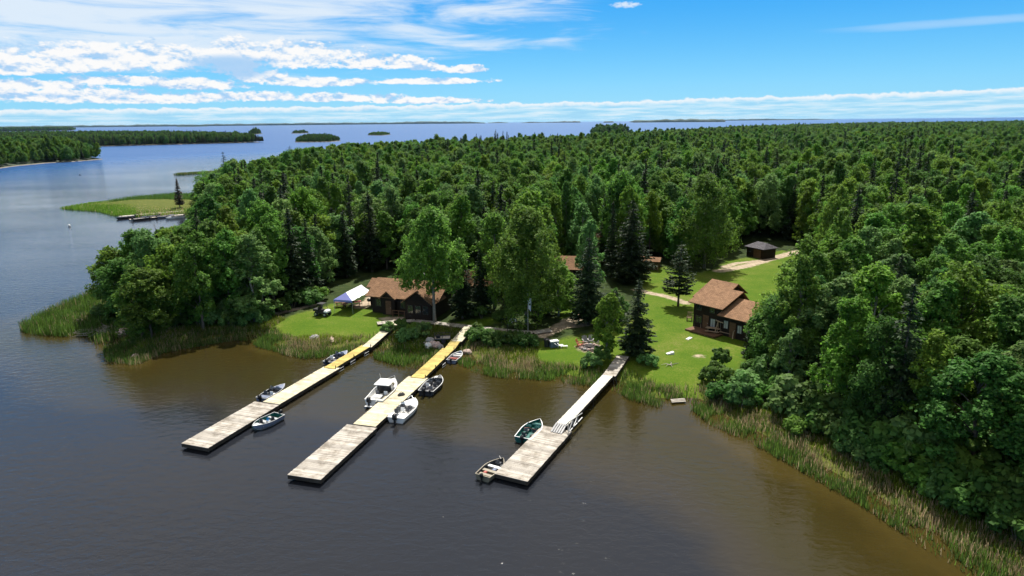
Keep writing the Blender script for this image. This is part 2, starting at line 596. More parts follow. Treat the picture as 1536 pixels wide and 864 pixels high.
def ground_mat():
    m, N, L = nt('ground soil grass and forest floor')
    out = node(N, 'ShaderNodeOutputMaterial')
    b = node(N, 'ShaderNodeBsdfPrincipled', i_Roughness=0.95)
    b.inputs['Specular IOR Level'].default_value = 0.1
    tc = node(N, 'ShaderNodeTexCoord')

    def noise(s, d=5.0, r=0.65):
        n = node(N, 'ShaderNodeTexNoise', i_Scale=s, i_Detail=d, i_Roughness=r)
        L.new(tc.outputs['Object'], n.inputs['Vector'])
        return n.outputs['Fac']

    def mask(attr, amp, soft, ns):
        at = node(N, 'ShaderNodeAttribute', attribute_name=attr)
        a = node(N, 'ShaderNodeMath', operation='MULTIPLY_ADD', i_1=amp, i_2=-amp / 2)
        L.new(noise(ns), a.inputs[0])
        s = node(N, 'ShaderNodeMath', operation='ADD')
        L.new(at.outputs['Fac'], s.inputs[0]); L.new(a.outputs[0], s.inputs[1])
        r = node(N, 'ShaderNodeMapRange', i_1=-soft, i_2=soft)
        L.new(s.outputs[0], r.inputs[0])
        return r.outputs[0]

    def mix(f, a, c):
        x = node(N, 'ShaderNodeMix', data_type='RGBA')
        L.new(f, x.inputs[0]); L.new(a, x.inputs[6]); L.new(c, x.inputs[7])
        return x.outputs[2]
    fl = ramp(N, [(0.3, (0.012, 0.018, 0.006)), (0.55, (0.03, 0.05, 0.012)), (0.75, (0.06, 0.06, 0.025))])
    L.new(noise(0.7), fl.inputs['Fac'])
    lw = ramp(N, [(0.36, (0.044, 0.098, 0.005)), (0.48, (0.064, 0.118, 0.006)), (0.55, (0.098, 0.138, 0.014)), (0.62, (0.15, 0.148, 0.045))])
    # mowing and wear: broad patches mixed with fine blades
    nn = node(N, 'ShaderNodeMath', operation='MULTIPLY_ADD', i_1=0.55)
    n2 = node(N, 'ShaderNodeMath', operation='MULTIPLY', i_1=0.45)
    L.new(noise(0.16, 5.0, 0.75), n2.inputs[0]); L.new(noise(5.0, 4.0, 0.8), nn.inputs[0]); L.new(n2.outputs[0], nn.inputs[2])
    L.new(nn.outputs[0], lw.inputs['Fac'])
    di = ramp(N, [(0.3, (0.20, 0.16, 0.11)), (0.6, (0.42, 0.34, 0.25)), (0.8, (0.50, 0.43, 0.33))])
    L.new(noise(1.6), di.inputs['Fac'])
    mu = ramp(N, [(0.3, (0.03, 0.024, 0.010)), (0.7, (0.10, 0.075, 0.03))])
    L.new(noise(0.8), mu.inputs['Fac'])
    ma = ramp(N, [(0.3, (0.05, 0.07, 0.012)), (0.6, (0.10, 0.115, 0.02)), (0.8, (0.2, 0.16, 0.07))])
    L.new(noise(0.9), ma.inputs['Fac'])
    c = mix(mask('marsh', 2.0, 0.8, 0.6), fl.outputs[0], ma.outputs[0])
    c = mix(mask('lawn', 2.2, 0.5, 0.7), c, lw.outputs[0])
    c = mix(mask('track', 1.6, 0.25, 1.3), c, di.outputs[0])
    c = mix(mask('wet', 1.2, 0.5, 0.8), c, mu.outputs[0])
    L.new(c, b.inputs['Base Color'])
    bp = node(N, 'ShaderNodeBump', i_Strength=0.6, i_Distance=0.08)
    L.new(noise(4.0, 5.0, 0.8), bp.inputs['Height'])
    L.new(bp.outputs[0], b.inputs['Normal'])
    L.new(b.outputs[0], out.inputs[0])
    return m


gx = axis(0.7, -72, 72, -3000, 3000)
gy = axis(0.7, 34, 140, 5, 3000)
_X, _Y = np.meshgrid(gx, gy)
_P = np.stack([_X.ravel(), _Y.ravel()], 1)
S_COAST = sdf(_P, COAST)
S_LAWN = np.maximum.reduce([sdf(_P, q) for q in (LAWN_W, LAWN_E, LAWN_M, LAWN_N)])
S_TRACK = np.maximum.reduce([w - line_dist(_P, p) for p, w in TRACKS])
FP = np.array(COAST[:60])
_mz = np.maximum(3.2 - np.abs(S_COAST - 3.0), sdf(_P, PX((45, 492), (120, 458), (165, 436), (190, 440), (190, 480), (150, 498))))
_mz = np.maximum(_mz, sdf(_P, PX((95, 309), (160, 300), (262, 293), (290, 296), (288, 319), (205, 322), (150, 314))))
_mz = np.where(S_LAWN > 0.5, -2, _mz)
ground = link('ground', grid_mesh('ground', gx, gy, height_s(S_COAST), {'lawn': S_LAWN, 'track': S_TRACK, 'marsh': _mz, 'wet': 1.2 - S_COAST}, ground_mat()))
tag(ground, kind='structure')


def water_mat():
    m, N, L = nt('rippled brown lake water')
    out = node(N, 'ShaderNodeOutputMaterial')
    b = node(N, 'ShaderNodeBsdfPrincipled', i_Roughness=0.08, i_IOR=1.333)
    tc = node(N, 'ShaderNodeTexCoord')
    at = node(N, 'ShaderNodeAttribute', attribute_name='shore')
    no = node(N, 'ShaderNodeTexNoise', i_Scale=0.06, i_Detail=4.0, i_Roughness=0.6)
    L.new(tc.outputs['Object'], no.inputs['Vector'])
    ad = node(N, 'ShaderNodeMath', operation='MULTIPLY_ADD', i_1=18.0, i_2=-9.0)
    L.new(no.outputs['Fac'], ad.inputs[0])
    su = node(N, 'ShaderNodeMath', operation='ADD')
    L.new(at.outputs['Fac'], su.inputs[0]); L.new(ad.outputs[0], su.inputs[1])
    mr = node(N, 'ShaderNodeMapRange', i_1=-22.0, i_2=-1.0)
    L.new(su.outputs[0], mr.inputs[0])
    # silty shallows over a sandy bed, tannin dark where it is deep
    r = ramp(N, [(0.0, (0.015, 0.017, 0.022)), (0.25, (0.028, 0.025, 0.020)), (0.4, (0.029, 0.025, 0.016)), (0.62, (0.028, 0.024, 0.009)), (0.9, (0.030, 0.023, 0.006)), (1.0, (0.042, 0.031, 0.008))])
    L.new(mr.outputs[0], r.inputs['Fac'])
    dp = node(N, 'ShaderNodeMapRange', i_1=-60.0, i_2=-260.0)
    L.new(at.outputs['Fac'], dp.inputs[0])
    ro = node(N, 'ShaderNodeMapRange', i_1=-60.0, i_2=-330.0, i_3=0.05, i_4=0.38)
    L.new(at.outputs['Fac'], ro.inputs[0]); L.new(ro.outputs[0], b.inputs['Roughness'])
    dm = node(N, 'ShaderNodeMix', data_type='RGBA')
    dm.inputs[7].default_value = (0.008, 0.065, 0.210, 1)  # open water: blue of the reflected sky painted into the base colour
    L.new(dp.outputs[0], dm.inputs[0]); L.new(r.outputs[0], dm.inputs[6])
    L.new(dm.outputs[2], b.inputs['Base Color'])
    mp = node(N, 'ShaderNodeMapping')
    mp.inputs['Rotation'].default_value = (0, 0, D2R(25))
    mp.inputs['Scale'].default_value = (0.55, 1.0, 1.0)
    L.new(tc.outputs['Object'], mp.inputs['Vector'])
    w1 = node(N, 'ShaderNodeTexNoise', i_Scale=1.5, i_Detail=4.0, i_Roughness=0.6)
    w1.inputs['Distortion'].default_value = 0.3
    w2 = node(N, 'ShaderNodeTexNoise', i_Scale=0.16, i_Detail=2.0)
    L.new(mp.outputs[0], w1.inputs['Vector']); L.new(mp.outputs[0], w2.inputs['Vector'])
    # wind ruffles some stretches more than others
    w3 = node(N, 'ShaderNodeTexNoise', i_Scale=0.028, i_Detail=3.0)
    L.new(mp.outputs[0], w3.inputs['Vector'])
    g = node(N, 'ShaderNodeMapRange', i_1=0.35, i_2=0.65, i_3=0.35, i_4=1.0)
    L.new(w3.outputs['Fac'], g.inputs[0])
    a1 = node(N, 'ShaderNodeMath', operation='MULTIPLY_ADD', i_1=0.9)
    L.new(w2.outputs['Fac'], a1.inputs[0]); L.new(w1.outputs['Fac'], a1.inputs[2])
    op = node(N, 'ShaderNodeMapRange', i_1=-70.0, i_2=-330.0, i_3=1.05, i_4=3.2)
    L.new(at.outputs['Fac'], op.inputs[0])
    a0 = node(N, 'ShaderNodeMath', operation='MULTIPLY')
    L.new(a1.outputs[0], a0.inputs[0]); L.new(op.outputs[0], a0.inputs[1])
    a2 = node(N, 'ShaderNodeMath', operation='MULTIPLY')
    L.new(a0.outputs[0], a2.inputs[0]); L.new(g.outputs[0], a2.inputs[1])
    bp = node(N, 'ShaderNodeBump', i_Strength=1.0, i_Distance=0.085)
    L.new(a2.outputs[0], bp.inputs['Height'])
    L.new(bp.outputs[0], b.inputs['Normal'])
    L.new(b.outputs[0], out.inputs[0])
    return m


wx = axis(1.6, -90, 90, -26000, 26000, 1.16)
wy = axis(1.6, 20, 150, -60, 26000, 1.16)
_X, _Y = np.meshgrid(wx, wy)
_Q = np.stack([_X.ravel(), _Y.ravel()], 1)
# only the sheltered bay between the left point and the right bank is silty
_bay = PX((60, 498), (150, 500), (400, 470), (900, 500), (1060, 560), (1700, 960), (1536, 1100), (1250, 864), (1050, 700), (760, 640), (420, 590), (230, 575))
_s = sdf(_Q, COAST)
_s = np.where(_s < 0, np.maximum(_s, -400), 0)
_s = _s - np.clip(-sdf(_Q, _bay), 0, 40) * 0.8
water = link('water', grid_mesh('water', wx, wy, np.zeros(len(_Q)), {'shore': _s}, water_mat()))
tag(water, kind='structure')

# ------------------------------------------------------------------ sky, clouds, sun, camera
SUN_EL, SUN_AZ = D2R(57), D2R(7)


def az_el(px, py):
    d = FW + (px - 768) / F_PX * RT - (py - 432) / F_PX * UP
    return math.degrees(math.atan2(d[0], d[1])), math.degrees(math.asin(d[2] / np.linalg.norm(d)))


def make_world():
    w = bpy.data.worlds.new('World')
    SC.world = w
    w.use_nodes = True
    N, L = w.node_tree.nodes, w.node_tree.links
    N.clear()
    out = node(N, 'ShaderNodeOutputWorld')
    bg = node(N, 'ShaderNodeBackground', i_Strength=SKY_STRENGTH)
    sky = node(N, 'ShaderNodeTexSky', sky_type='NISHITA', sun_disc=False, sun_elevation=SUN_EL, sun_rotation=SUN_AZ,
               air_density=0.9, dust_density=0.15, ozone_density=3.5)
    hs = node(N, 'ShaderNodeHueSaturation', i_Hue=0.490, i_Saturation=1.6, i_Value=1.0)
    L.new(sky.outputs[0], hs.inputs['Color'])
    tc = node(N, 'ShaderNodeTexCoord')
    sp = node(N, 'ShaderNodeSeparateXYZ')
    L.new(tc.outputs['Generated'], sp.inputs[0])

    def M(op, a, b=None, c=None, clamp=False):
        n = node(N, 'ShaderNodeMath', operation=op, use_clamp=clamp)
        for i, q in enumerate((a, b, c)):
            if q is None:
                continue
            if isinstance(q, (int, float)):
                n.inputs[i].default_value = q
            else:
                L.new(q, n.inputs[i])
        return n.outputs[0]
    az = M('MULTIPLY', M('ARCTAN2', sp.outputs[0], sp.outputs[1]), 57.29578)
    el = M('MULTIPLY', M('ARCSINE', sp.outputs[2]), 57.29578)

    def noise(sx, sy, det, off=0.0, dv=0.0, rough=0.6, dist=0.0):
        cb = node(N, 'ShaderNodeCombineXYZ')
        L.new(M('MULTIPLY', az, sx), cb.inputs[0])
        L.new(M('MULTIPLY_ADD', el, sy, off + dv * sy), cb.inputs[1])
        n = node(N, 'ShaderNodeTexNoise', i_Scale=1.0, i_Detail=det, i_Roughness=rough)
        n.inputs['Distortion'].default_value = dist
        L.new(cb.outputs[0], n.inputs['Vector'])
        return n.outputs['Fac']

    def sstep(x, a, b, lo=0.0, hi=1.0):
        n = node(N, 'ShaderNodeMapRange', interpolation_type='SMOOTHSTEP', i_1=a, i_2=b, i_3=lo, i_4=hi)
        L.new(x, n.inputs[0])
        return n.outputs[0]

    def blob(px, py, rx, ry, flat=1.0, dv=0.0):
        """bump of height 1 at a place of the sky, radii in pixels of the photograph; flat > 1 makes the base steeper than the top"""
        u, v = az_el(px, py)
        k = 57.29578 / F_PX
        dx = M('MULTIPLY', M('ADD', az, -u), 1 / (rx * k))
        dy = M('MULTIPLY', M('ADD', el, dv - v), 1 / (ry * k))
        if flat != 1.0:
            dy = M('ADD', M('MAXIMUM', dy, 0.0), M('MULTIPLY', M('MINIMUM', dy, 0.0), flat))
        r2 = M('ADD', M('MULTIPLY', dx, dx), M('MULTIPLY', dy, dy))
        return M('MAXIMUM', M('SUBTRACT', 1.0, r2), -1.0)

    def union(items):
        o = items[0]
        for q in items[1:]:
            o = M('MAXIMUM', o, q)
        return o
    # 1. heaped fair weather clouds
    heaps = [(60, 92, 150, 22, 1.6), (190, 88, 130, 26, 1.6), (345, 88, 62, 32, 1.3), (440, 86, 110, 26, 1.7), (570, 96, 90, 16, 2.0), (645, 102, 40, 7, 1.5),
             (700, 106, 36, 7, 1.5), (395, 118, 45, 14, 1.8), (470, 125, 90, 10, 2.0), (645, 123, 95, 7, 2.0), (300, 128, 70, 11, 1.6), (40, 128, 90, 9, 1.4), (180, 122, 70, 9, 1.6), (110, 145, 150, 12, 1.4), (380, 146, 110, 9, 1.6), (520, 148, 120, 9, 1.8), (640, 152, 100, 7, 1.8),
             (250, 148, 90, 10, 1.4), (700, 100, 30, 4, 1.5), (20, 105, 60, 10, 1.5)]
    n1 = noise(0.55, 1.1, 9.0, 3.1, rough=0.62)
    n1u = noise(0.55, 1.1, 9.0, 3.1, dv=0.35, rough=0.62)
    h = union([blob(*q) for q in heaps])
    fld = M('MULTIPLY_ADD', M('ADD', n1, -0.5), 3.0, h)
    fine = noise(2.1, 3.6, 5.0, 7.7, rough=0.65)
    fld = M('MULTIPLY_ADD', M('ADD', fine, -0.5), 1.5, fld)
    d1 = sstep(fld, 0.05, 0.62)
    sh1 = sstep(M('ADD', M('MULTIPLY', M('SUBTRACT', n1, n1u), 3.2), M('MULTIPLY', h, 0.22)), -0.26, 0.36)
    core = blob(345, 101, 58, 17)
    sh1 = M('MULTIPLY', sh1, M('SUBTRACT', 1.0, M('MULTIPLY', sstep(core, -0.25, 0.7), 0.95)))
    # 2. streaky sheet across the upper left
    fine0 = noise(2.1, 3.6, 5.0, 7.7, rough=0.65)
    n2 = noise(0.09, 0.75, 8.0, 11.0, rough=0.62, dist=0.6)
    top = union([blob(60, 20, 620, 62), blob(330, -20, 520, 66), blob(280, 50, 300, 18, 1.0)])
    d2 = M('MULTIPLY', sstep(M('MULTIPLY_ADD', M('ADD', n2, -0.5), 4.2, top), -0.25, 1.25), 0.92)
    d2 = M('MAXIMUM', d2, M('MULTIPLY', sstep(M('MULTIPLY_ADD', M('ADD', n2, -0.5), 2.0, blob(1475, 31, 190, 6)), -0.2, 1.2), 0.3))
    d2 = M('MAXIMUM', d2, M('MULTIPLY', sstep(M('MULTIPLY_ADD', M('ADD', fine0, -0.5), 2.6, union([blob(936, 7, 22, 5), blob(955, 6, 10, 3)])), 0.1, 1.1), 0.85))
    # a cloud deck overhead, beyond the frame: what the near water mirrors
    n4 = noise(0.05, 0.11, 6.0, 5.0)
    d4 = M('MULTIPLY', M('MULTIPLY', sstep(n4, 0.40, 0.58, 0.72, 1.0), sstep(el, 15.0, 25.0)), 0.97)
    # 3. low bank along the horizon
    u0, v0 = az_el(780, 154)
    u1, v1 = az_el(1536, 131)
    edge = M('MULTIPLY_ADD', M('ADD', az, -u0), (v1 - v0) / (u1 - u0), v0)
    n3 = noise(0.75, 0.9, 6.0, 23.0, rough=0.6)
    hh = M('SUBTRACT', M('MULTIPLY_ADD', M('ADD', n3, -0.5), 0.85, edge), el)
    bank = sstep(hh, -0.02, 0.12)
    n5 = noise(0.28, 3.6, 6.0, 41.0, rough=0.6)
    streak = sstep(n5, 0.38, 0.72, 0.05, 0.62)
    crest = sstep(hh, 0.55, 0.1, 0.0, 0.8)
    d3 = M('MULTIPLY', M('MULTIPLY', bank, M('MAXIMUM', streak, crest)), sstep(el, 0.0, 0.5, 0.55, 1.0))
    dark = M('MULTIPLY', bank, sstep(n5, 0.55, 0.3, 0.0, 0.35))

    def mixc(f, a, c):
        x = node(N, 'ShaderNodeMix', data_type='RGBA')
        L.new(f, x.inputs[0])
        for i, q in ((6, a), (7, c)):
            if isinstance(q, tuple):
                x.inputs[i].default_value = c4(q)
            else:
                L.new(q, x.inputs[i])
        return x.outputs[2]
    k = CLOUD / SKY_STRENGTH
    white = (1.0 * k, 1.0 * k, 1.0 * k)
    grey = (0.42 * k, 0.66 * k, 0.95 * k)
    col = hs.outputs[0]
    hz = sstep(el, 10.5, -0.5, 0.0, 1.0)
    low = mixc(hz, (0.052 * k, 0.39 * k, 0.93 * k), (0.20 * k, 0.66 * k, 1.0 * k))
    col = mixc(sstep(el, 40.0, 11.0, 0.0, 0.85), col, low)
    col = mixc(d4, col, (0.78 * k, 0.73 * k, 0.67 * k))
    col = mixc(d2, col, (0.80 * k, 0.90 * k, 1.0 * k))
    col = mixc(dark, col, (0.30 * k, 0.56 * k, 0.86 * k))
    col = mixc(d3, col, white)
    col = mixc(d1, col, mixc(sh1, grey, white))
    L.new(col, bg.inputs['Color'])
    L.new(bg.outputs[0], out.inputs[0])


SKY_STRENGTH = 0.09
CLOUD = 0.59
make_world()
sun_data = bpy.data.lights.new('sun', 'SUN')
sun_data.energy = 4.8
sun_data.angle = D2R(0.5)
sun_data.color = (1.0, 0.95, 0.87)
sun = link('sun', sun_data)
sun.rotation_euler = Vector((math.sin(SUN_AZ) * math.cos(SUN_EL), math.cos(SUN_AZ) * math.cos(SUN_EL), math.sin(SUN_EL))).to_track_quat('Z', 'Y').to_euler()
cam_data = bpy.data.cameras.new('camera')
cam_data.sensor_width = 36.0
cam_data.lens = F_PX / 1536 * 36.0
cam_data.clip_start = 0.5
cam_data.clip_end = 120000
cam = link('camera', cam_data)
cam.matrix_world = Matrix(((RT[0], UP[0], -FW[0], 0), (RT[1], UP[1], -FW[1], 0), (RT[2], UP[2], -FW[2], H_CAM), (0, 0, 0, 1)))
SC.camera = cam
vs = SC.view_settings
vs.view_transform = 'Standard'
vs.look = 'None'
vs.exposure = 0.72
vs.gamma = 1.0
vs.use_curve_mapping = False
SC.render.engine = 'CYCLES'
SC.cycles.max_bounces = 6
SC.cycles.diffuse_bounces = 2
SC.cycles.glossy_bounces = 3
SC.cycles.transmission_bounces = 2
SC.cycles.transparent_max_bounces = 6
SC.cycles.caustics_reflective = False
SC.cycles.caustics_refractive = False
SC.cycles.sample_clamp_indirect = 4.0
SC.cycles.use_denoising = True
SC.cycles.denoiser = 'OPENIMAGEDENOISE'
SC.cycles.use_adaptive_sampling = True
SC.cycles.adaptive_threshold = 0.02
# ------------------------------------------------------------------ trees: prototypes
def crown_broad(name, seed, H=12.5, base=3.2, R=2.9, lobes=30, leaves=18000, leaf=0.145, tall=False, gappy=1.0, nsub=11):
    """crown of leafy boughs: lobes on the crown's shape, clumps on each lobe, leaf sprays in each clump"""
    g = np.random.default_rng(seed)
    zc = np.linspace(0, 1, lobes) ** 0.85
    g.shuffle(zc)
    L = []
    for i in range(lobes):
        t = zc[i]
        if tall:
            rad = R * (0.45 + 0.55 * math.sin(math.pi * min(1, t * 0.9 + 0.16)) ** 0.8) * (1 - 0.45 * t ** 3)
        else:
            rad = R * math.sqrt(max(0.03, 1 - (t * 1.55 - 0.62) ** 2 / 0.88))
        a = 2.399963 * i + g.uniform(-0.5, 0.5)
        q = rad * (g.uniform(0.62, 0.98) if g.random() < 0.8 else g.uniform(0.1, 0.5))
        L.append((math.cos(a) * q, math.sin(a) * q, base + t * (H - base) * 0.93 + g.uniform(-0.4, 0.4), g.uniform(0.75, 1.3) * R * 0.34 * (1 - 0.25 * t)))
    L.append((0, 0, H - 0.7, R * 0.24)); L.append((g.uniform(-.5, .5), g.uniform(-.5, .5), H - 1.4, R * 0.32))
    C, Nn, S = [], [], []
    wts = np.array([q[3] ** 2 for q in L]); wts /= wts.sum()
    for (x, y, z, r), w in zip(L, wts):
        r = r * 1.12
        sub = max(6, int(nsub * 2.2 * (r / (R * 0.34))))
        d = g.normal(size=(sub, 3)); d[:, 2] = d[:, 2] + 0.2
        d /= np.linalg.norm(d, axis=1, keepdims=True)
        out = np.array([x, y, 0.35 * (z - base)]); out = out / (np.linalg.norm(out) + 1e-6)
        n = max(3, int(leaves * w / sub))
        for k in range(sub):
            ctr = np.array([x, y, z]) + d[k] * r * np.array([1, 1, 1.05]) * g.uniform(0.5, 1.08)
            cr = r * g.uniform(0.20, 0.42) * gappy
            off = g.normal(size=(n, 3)); off /= np.linalg.norm(off, axis=1, keepdims=True)
            c = ctr + off * cr * g.uniform(0.2, 1.15, size=(n, 1))
            C.append(c)
            Nn.append(off * 0.5 + d[k] * 0.5 + out * 0.35 + np.array([0, 0, 0.30]) + g.normal(size=(n, 3)) * 0.6)
            S.append(g.uniform(0.6, 1.3, n) * leaf)
    C, Nn, S = np.concatenate(C), np.concatenate(Nn), np.concatenate(S)
    return quads_mesh(name, leaf_quads(C, Nn, S, g), LEAF['mid green']), L


def trunk_mesh(name, seed, H, r, lobes=None, mat=None, bend=0.3, top=0.86):
    g = random.Random(seed)
    mb = MB()
    n = 7
    pts = [(g.uniform(-bend, bend) * (i / n), g.uniform(-bend, bend) * (i / n), -0.4 + (H * top + 0.4) * i / n) for i in range(n + 1)]
    mb.tube(pts, [r * (1.25 if i == 0 else 1) * (1 - 0.86 * i / n) + 0.015 for i in range(n + 1)], 7)
    if lobes:
        for q in g.sample(lobes, min(14, len(lobes))):
            z0 = max(0.2 * H, q[2] - 1.5 - g.uniform(0, 1.2))
            i = min(n - 1, int((z0 + 0.4) / (H * top + 0.4) * n))
            p0 = pts[i]
            s = (p0[0], p0[1], z0)
            mid = ((p0[0] + q[0]) * 0.5, (p0[1] + q[1]) * 0.5, z0 + (q[2] - z0) * 0.65)
            mb.tube([s, mid, (q[0], q[1], q[2])], [r * 0.36, r * 0.24, 0.02], 5)
    return mb.mesh(name, mat or BARK, True)


def crown_spruce(name, seed, H=13.0, R=2.2, base=0.7, density=1.0, droop=0.35, loose=0.0, mat=None, leaf=0.30):
    g = np.random.default_rng(seed)
    C, Nn, U, S = [], [], [], []
    z = base
    while z < H - 0.25:
        t = (z - base) / (H - base)
        rad = R * (1 - t) ** (0.85 - 0.35 * loose) * (0.72 + 0.28 * min(1, t * 6)) + 0.12
        nb = max(5, int((6 + 6.5 * (1 - t)) * density))
        for k in range(nb):
            a = g.uniform(0, 6.283)
            ln = rad * g.uniform(0.68, 1.12) * (1 + loose * g.uniform(-0.45, 0.35))
            z0 = z + g.uniform(-0.16, 0.16)
            m = max(3, int(ln / 0.22))
            s = np.linspace(0.12, 1, m)
            dirv = np.array([math.cos(a), math.sin(a)])
            side = np.array([-dirv[1], dirv[0]])
            zz = z0 + ln * (0.12 * s - droop * s ** 1.6 + (0.16 * s ** 4)) + (0.25 * ln * s if loose else 0)
            for sd in (-1, 0, 1):
                w = sd * 0.17 * (1.15 - s) * min(1.6, ln) + g.normal(size=m) * 0.05
                c = np.stack([dirv[0] * s * ln + side[0] * w, dirv[1] * s * ln + side[1] * w, zz - abs(sd) * 0.05 + g.normal(size=m) * 0.04], 1)
                C.append(c)
                u = np.tile(np.array([dirv[0] + side[0] * sd * 0.8, dirv[1] + side[1] * sd * 0.8, -0.25]), (m, 1)) + g.normal(size=(m, 3)) * 0.25
                U.append(u)
                S.append(g.uniform(0.7, 1.25, m) * leaf * (0.55 + 0.45 * (1 - t)))
        z += g.uniform(0.27, 0.40) * (1 + 0.7 * loose)
    C, U, S = np.concatenate(C), np.concatenate(U), np.concatenate(S)
    n = len(C)
    U /= np.linalg.norm(U, axis=1, keepdims=True)
    up = np.array([0, 0, 1.0]) + g.normal(size=(n, 3)) * 0.5
    W = np.cross(up, U); W /= np.maximum(1e-6, np.linalg.norm(W, axis=1, keepdims=True))
    s = S[:, None]
    V = np.stack([C - U * s * 0.8, C - W * s * 0.42, C + U * s, C + W * s * 0.42], 1)
    # the leader
    k = 14
    zt = np.linspace(H - 0.9, H, k); ang = g.uniform(0, 6.283, k)
    c = np.stack([np.zeros(k), np.zeros(k), zt], 1); u = np.stack([np.cos(ang) * 0.5, np.sin(ang) * 0.5, np.ones(k)], 1)
    w = np.stack([-np.sin(ang), np.cos(ang), np.zeros(k)], 1)
    V2 = np.stack([c - u * 0.1, c - w * 0.06, c + u * 0.22, c + w * 0.06], 1)
    return quads_mesh(name, np.concatenate([V, V2]), mat or NEEDLE)


def shrub_mesh(name, seed, R=1.5, H=2.0, leaves=2600, leaf=0.15):
    g = np.random.default_rng(seed)
    C, Nn, S = [], [], []
    for k in range(26):
        a = g.uniform(0, 6.283); q = R * math.sqrt(g.uniform(0, 1)) * 0.85
        top = H * math.sqrt(max(0.1, 1 - (q / R) ** 2)) * g.uniform(0.75, 1.1)
        ctr = np.array([math.cos(a) * q, math.sin(a) * q, max(0.25, top - 0.3)])
        n = leaves // 26
        off = g.normal(size=(n, 3)); off /= np.linalg.norm(off, axis=1, keepdims=True)
        c = ctr + off * np.array([0.42, 0.42, 0.4]) * R * 0.62 * g.uniform(0.3, 1.0, size=(n, 1))
        c[:, 2] = np.maximum(c[:, 2], 0.05)
        C.append(c); Nn.append(off + np.array([0, 0, 0.6]) + g.normal(size=(n, 3)) * 0.4); S.append(g.uniform(0.6, 1.3, n) * leaf)
    return quads_mesh(name, leaf_quads(np.concatenate(C), np.concatenate(Nn), np.concatenate(S), g), SHRUBL)


BROAD, BROADT, BROADH = [], [], []
for i, (h, b, r, lb, tall) in enumerate([(12.5, 2.6, 2.9, 32, False), (13.2, 2.8, 2.7, 32, True), (11.2, 1.8, 3.1, 34, False), (13.8, 2.6, 2.5, 32, True), (12.0, 2.0, 2.6, 28, True), (12.8, 2.0, 3.3, 38, False)]):
    me, lob = crown_broad('broadleaf crown', 100 + i, h, b, r, lb, 18000 if not tall else 16500, 0.145, tall)
    BROAD.append(me); BROADH.append(h)
    BROADT.append(trunk_mesh('broadleaf trunk', 100 + i, h, 0.17, lob, BARKP if i in (1, 3) else BARK))
SPRUCE, SPRUCET, SPRUCEH = [], [], []
for i, (h, r, b) in enumerate([(13.0, 2.2, 0.8), (12.0, 1.7, 0.9), (14.0, 2.5, 1.2), (11.0, 1.25, 1.0)]):
    SPRUCE.append(crown_spruce('spruce crown', 200 + i, h, r, b)); SPRUCEH.append(h)
    SPRUCET.append(trunk_mesh('spruce trunk', 200 + i, h, 0.16, None, BARK, 0.04, 0.97))
SHRUB = [shrub_mesh('shrub foliage', 300, 1.5, 2.0), shrub_mesh('shrub foliage', 301, 1.2, 2.6), shrub_mesh('shrub foliage', 302, 1.9, 1.9, 3200)]
SHRUBT = MB()
for k in range(5):
    SHRUBT.tube([(0.06 * math.cos(k * 1.3), 0.06 * math.sin(k * 1.3), -0.2), (0.5 * math.cos(k * 1.3), 0.5 * math.sin(k * 1.3), 1.2)], [0.04, 0.015], 5)
SHRUBT = SHRUBT.mesh('shrub stems', BARK)


def plant(name, label, cat, x, y, crown, trunk, s=1.0, rz=0.0, mat=None, group=None, z=None, sz=None):
    z = height(x, y) if z is None else z
    o = thing(name, label, cat, (x, y, z), rz, group)
    o.scale = (s, s, sz or s)
    c = link('crown' if 'shrub' not in name else 'foliage', crown, o)
    if mat is not None:
        c.material_slots[0].link = 'OBJECT'
        c.material_slots[0].material = mat
    link('trunk' if 'shrub' not in name else 'stems', trunk, o)
    return o


PLACED = []           # (x, y, crown radius) of trees set by hand: the woods keep clear of them


def big(kind, px, base, top, wide, label, seed, name='broadleaf_tree', mat=None, lobes=44, leaves=20000, gappy=1.0, lift=0.16, group=None, leaf=0.165):
    """a tree with a crown of its own, rooted below (px, base), its top seen at row `top`, crown `wide` pixels across"""
    p = GG(px, base)
    D = math.hypot(p[0], p[1])
    hor = HOR + SLOPE * (px - 768)
    dep = p[1] * math.cos(_p) + (H_CAM - p[2]) * math.sin(_p)
    h = 0
    for q in np.arange(2, 30, 0.1):
        if project([p[0], p[1], p[2] + q])[1][0] < top:
            h = q; break
    r = wide * dep / F_PX / 2
    if kind == 'broad':
        c, lob = crown_broad('broadleaf crown', seed, h, h * lift, r, lobes, leaves, leaf, True, gappy)
        t = trunk_mesh('broadleaf trunk', seed, h, 0.012 * h + 0.06, lob, BARKP)
        m = mat or LEAF['mid green']
    else:
        c = crown_spruce('spruce crown', seed, h, r, h * 0.07 if kind == 'spruce' else h * 0.2, 1.15 if kind == 'spruce' else 0.9, 0.35, 0.0 if kind == 'spruce' else 0.6,
                         NEEDLE if kind == 'spruce' else NEEDLE2, 0.30)
        t = trunk_mesh('spruce trunk', seed, h, 0.012 * h + 0.05, None, BARK, 0.05, 0.96)
        m = mat
    PLACED.append((p[0], p[1], r))
    return plant(name, label, 'tree', p[0], p[1], c, t, 1.0, 0.0, m, group, p[2])


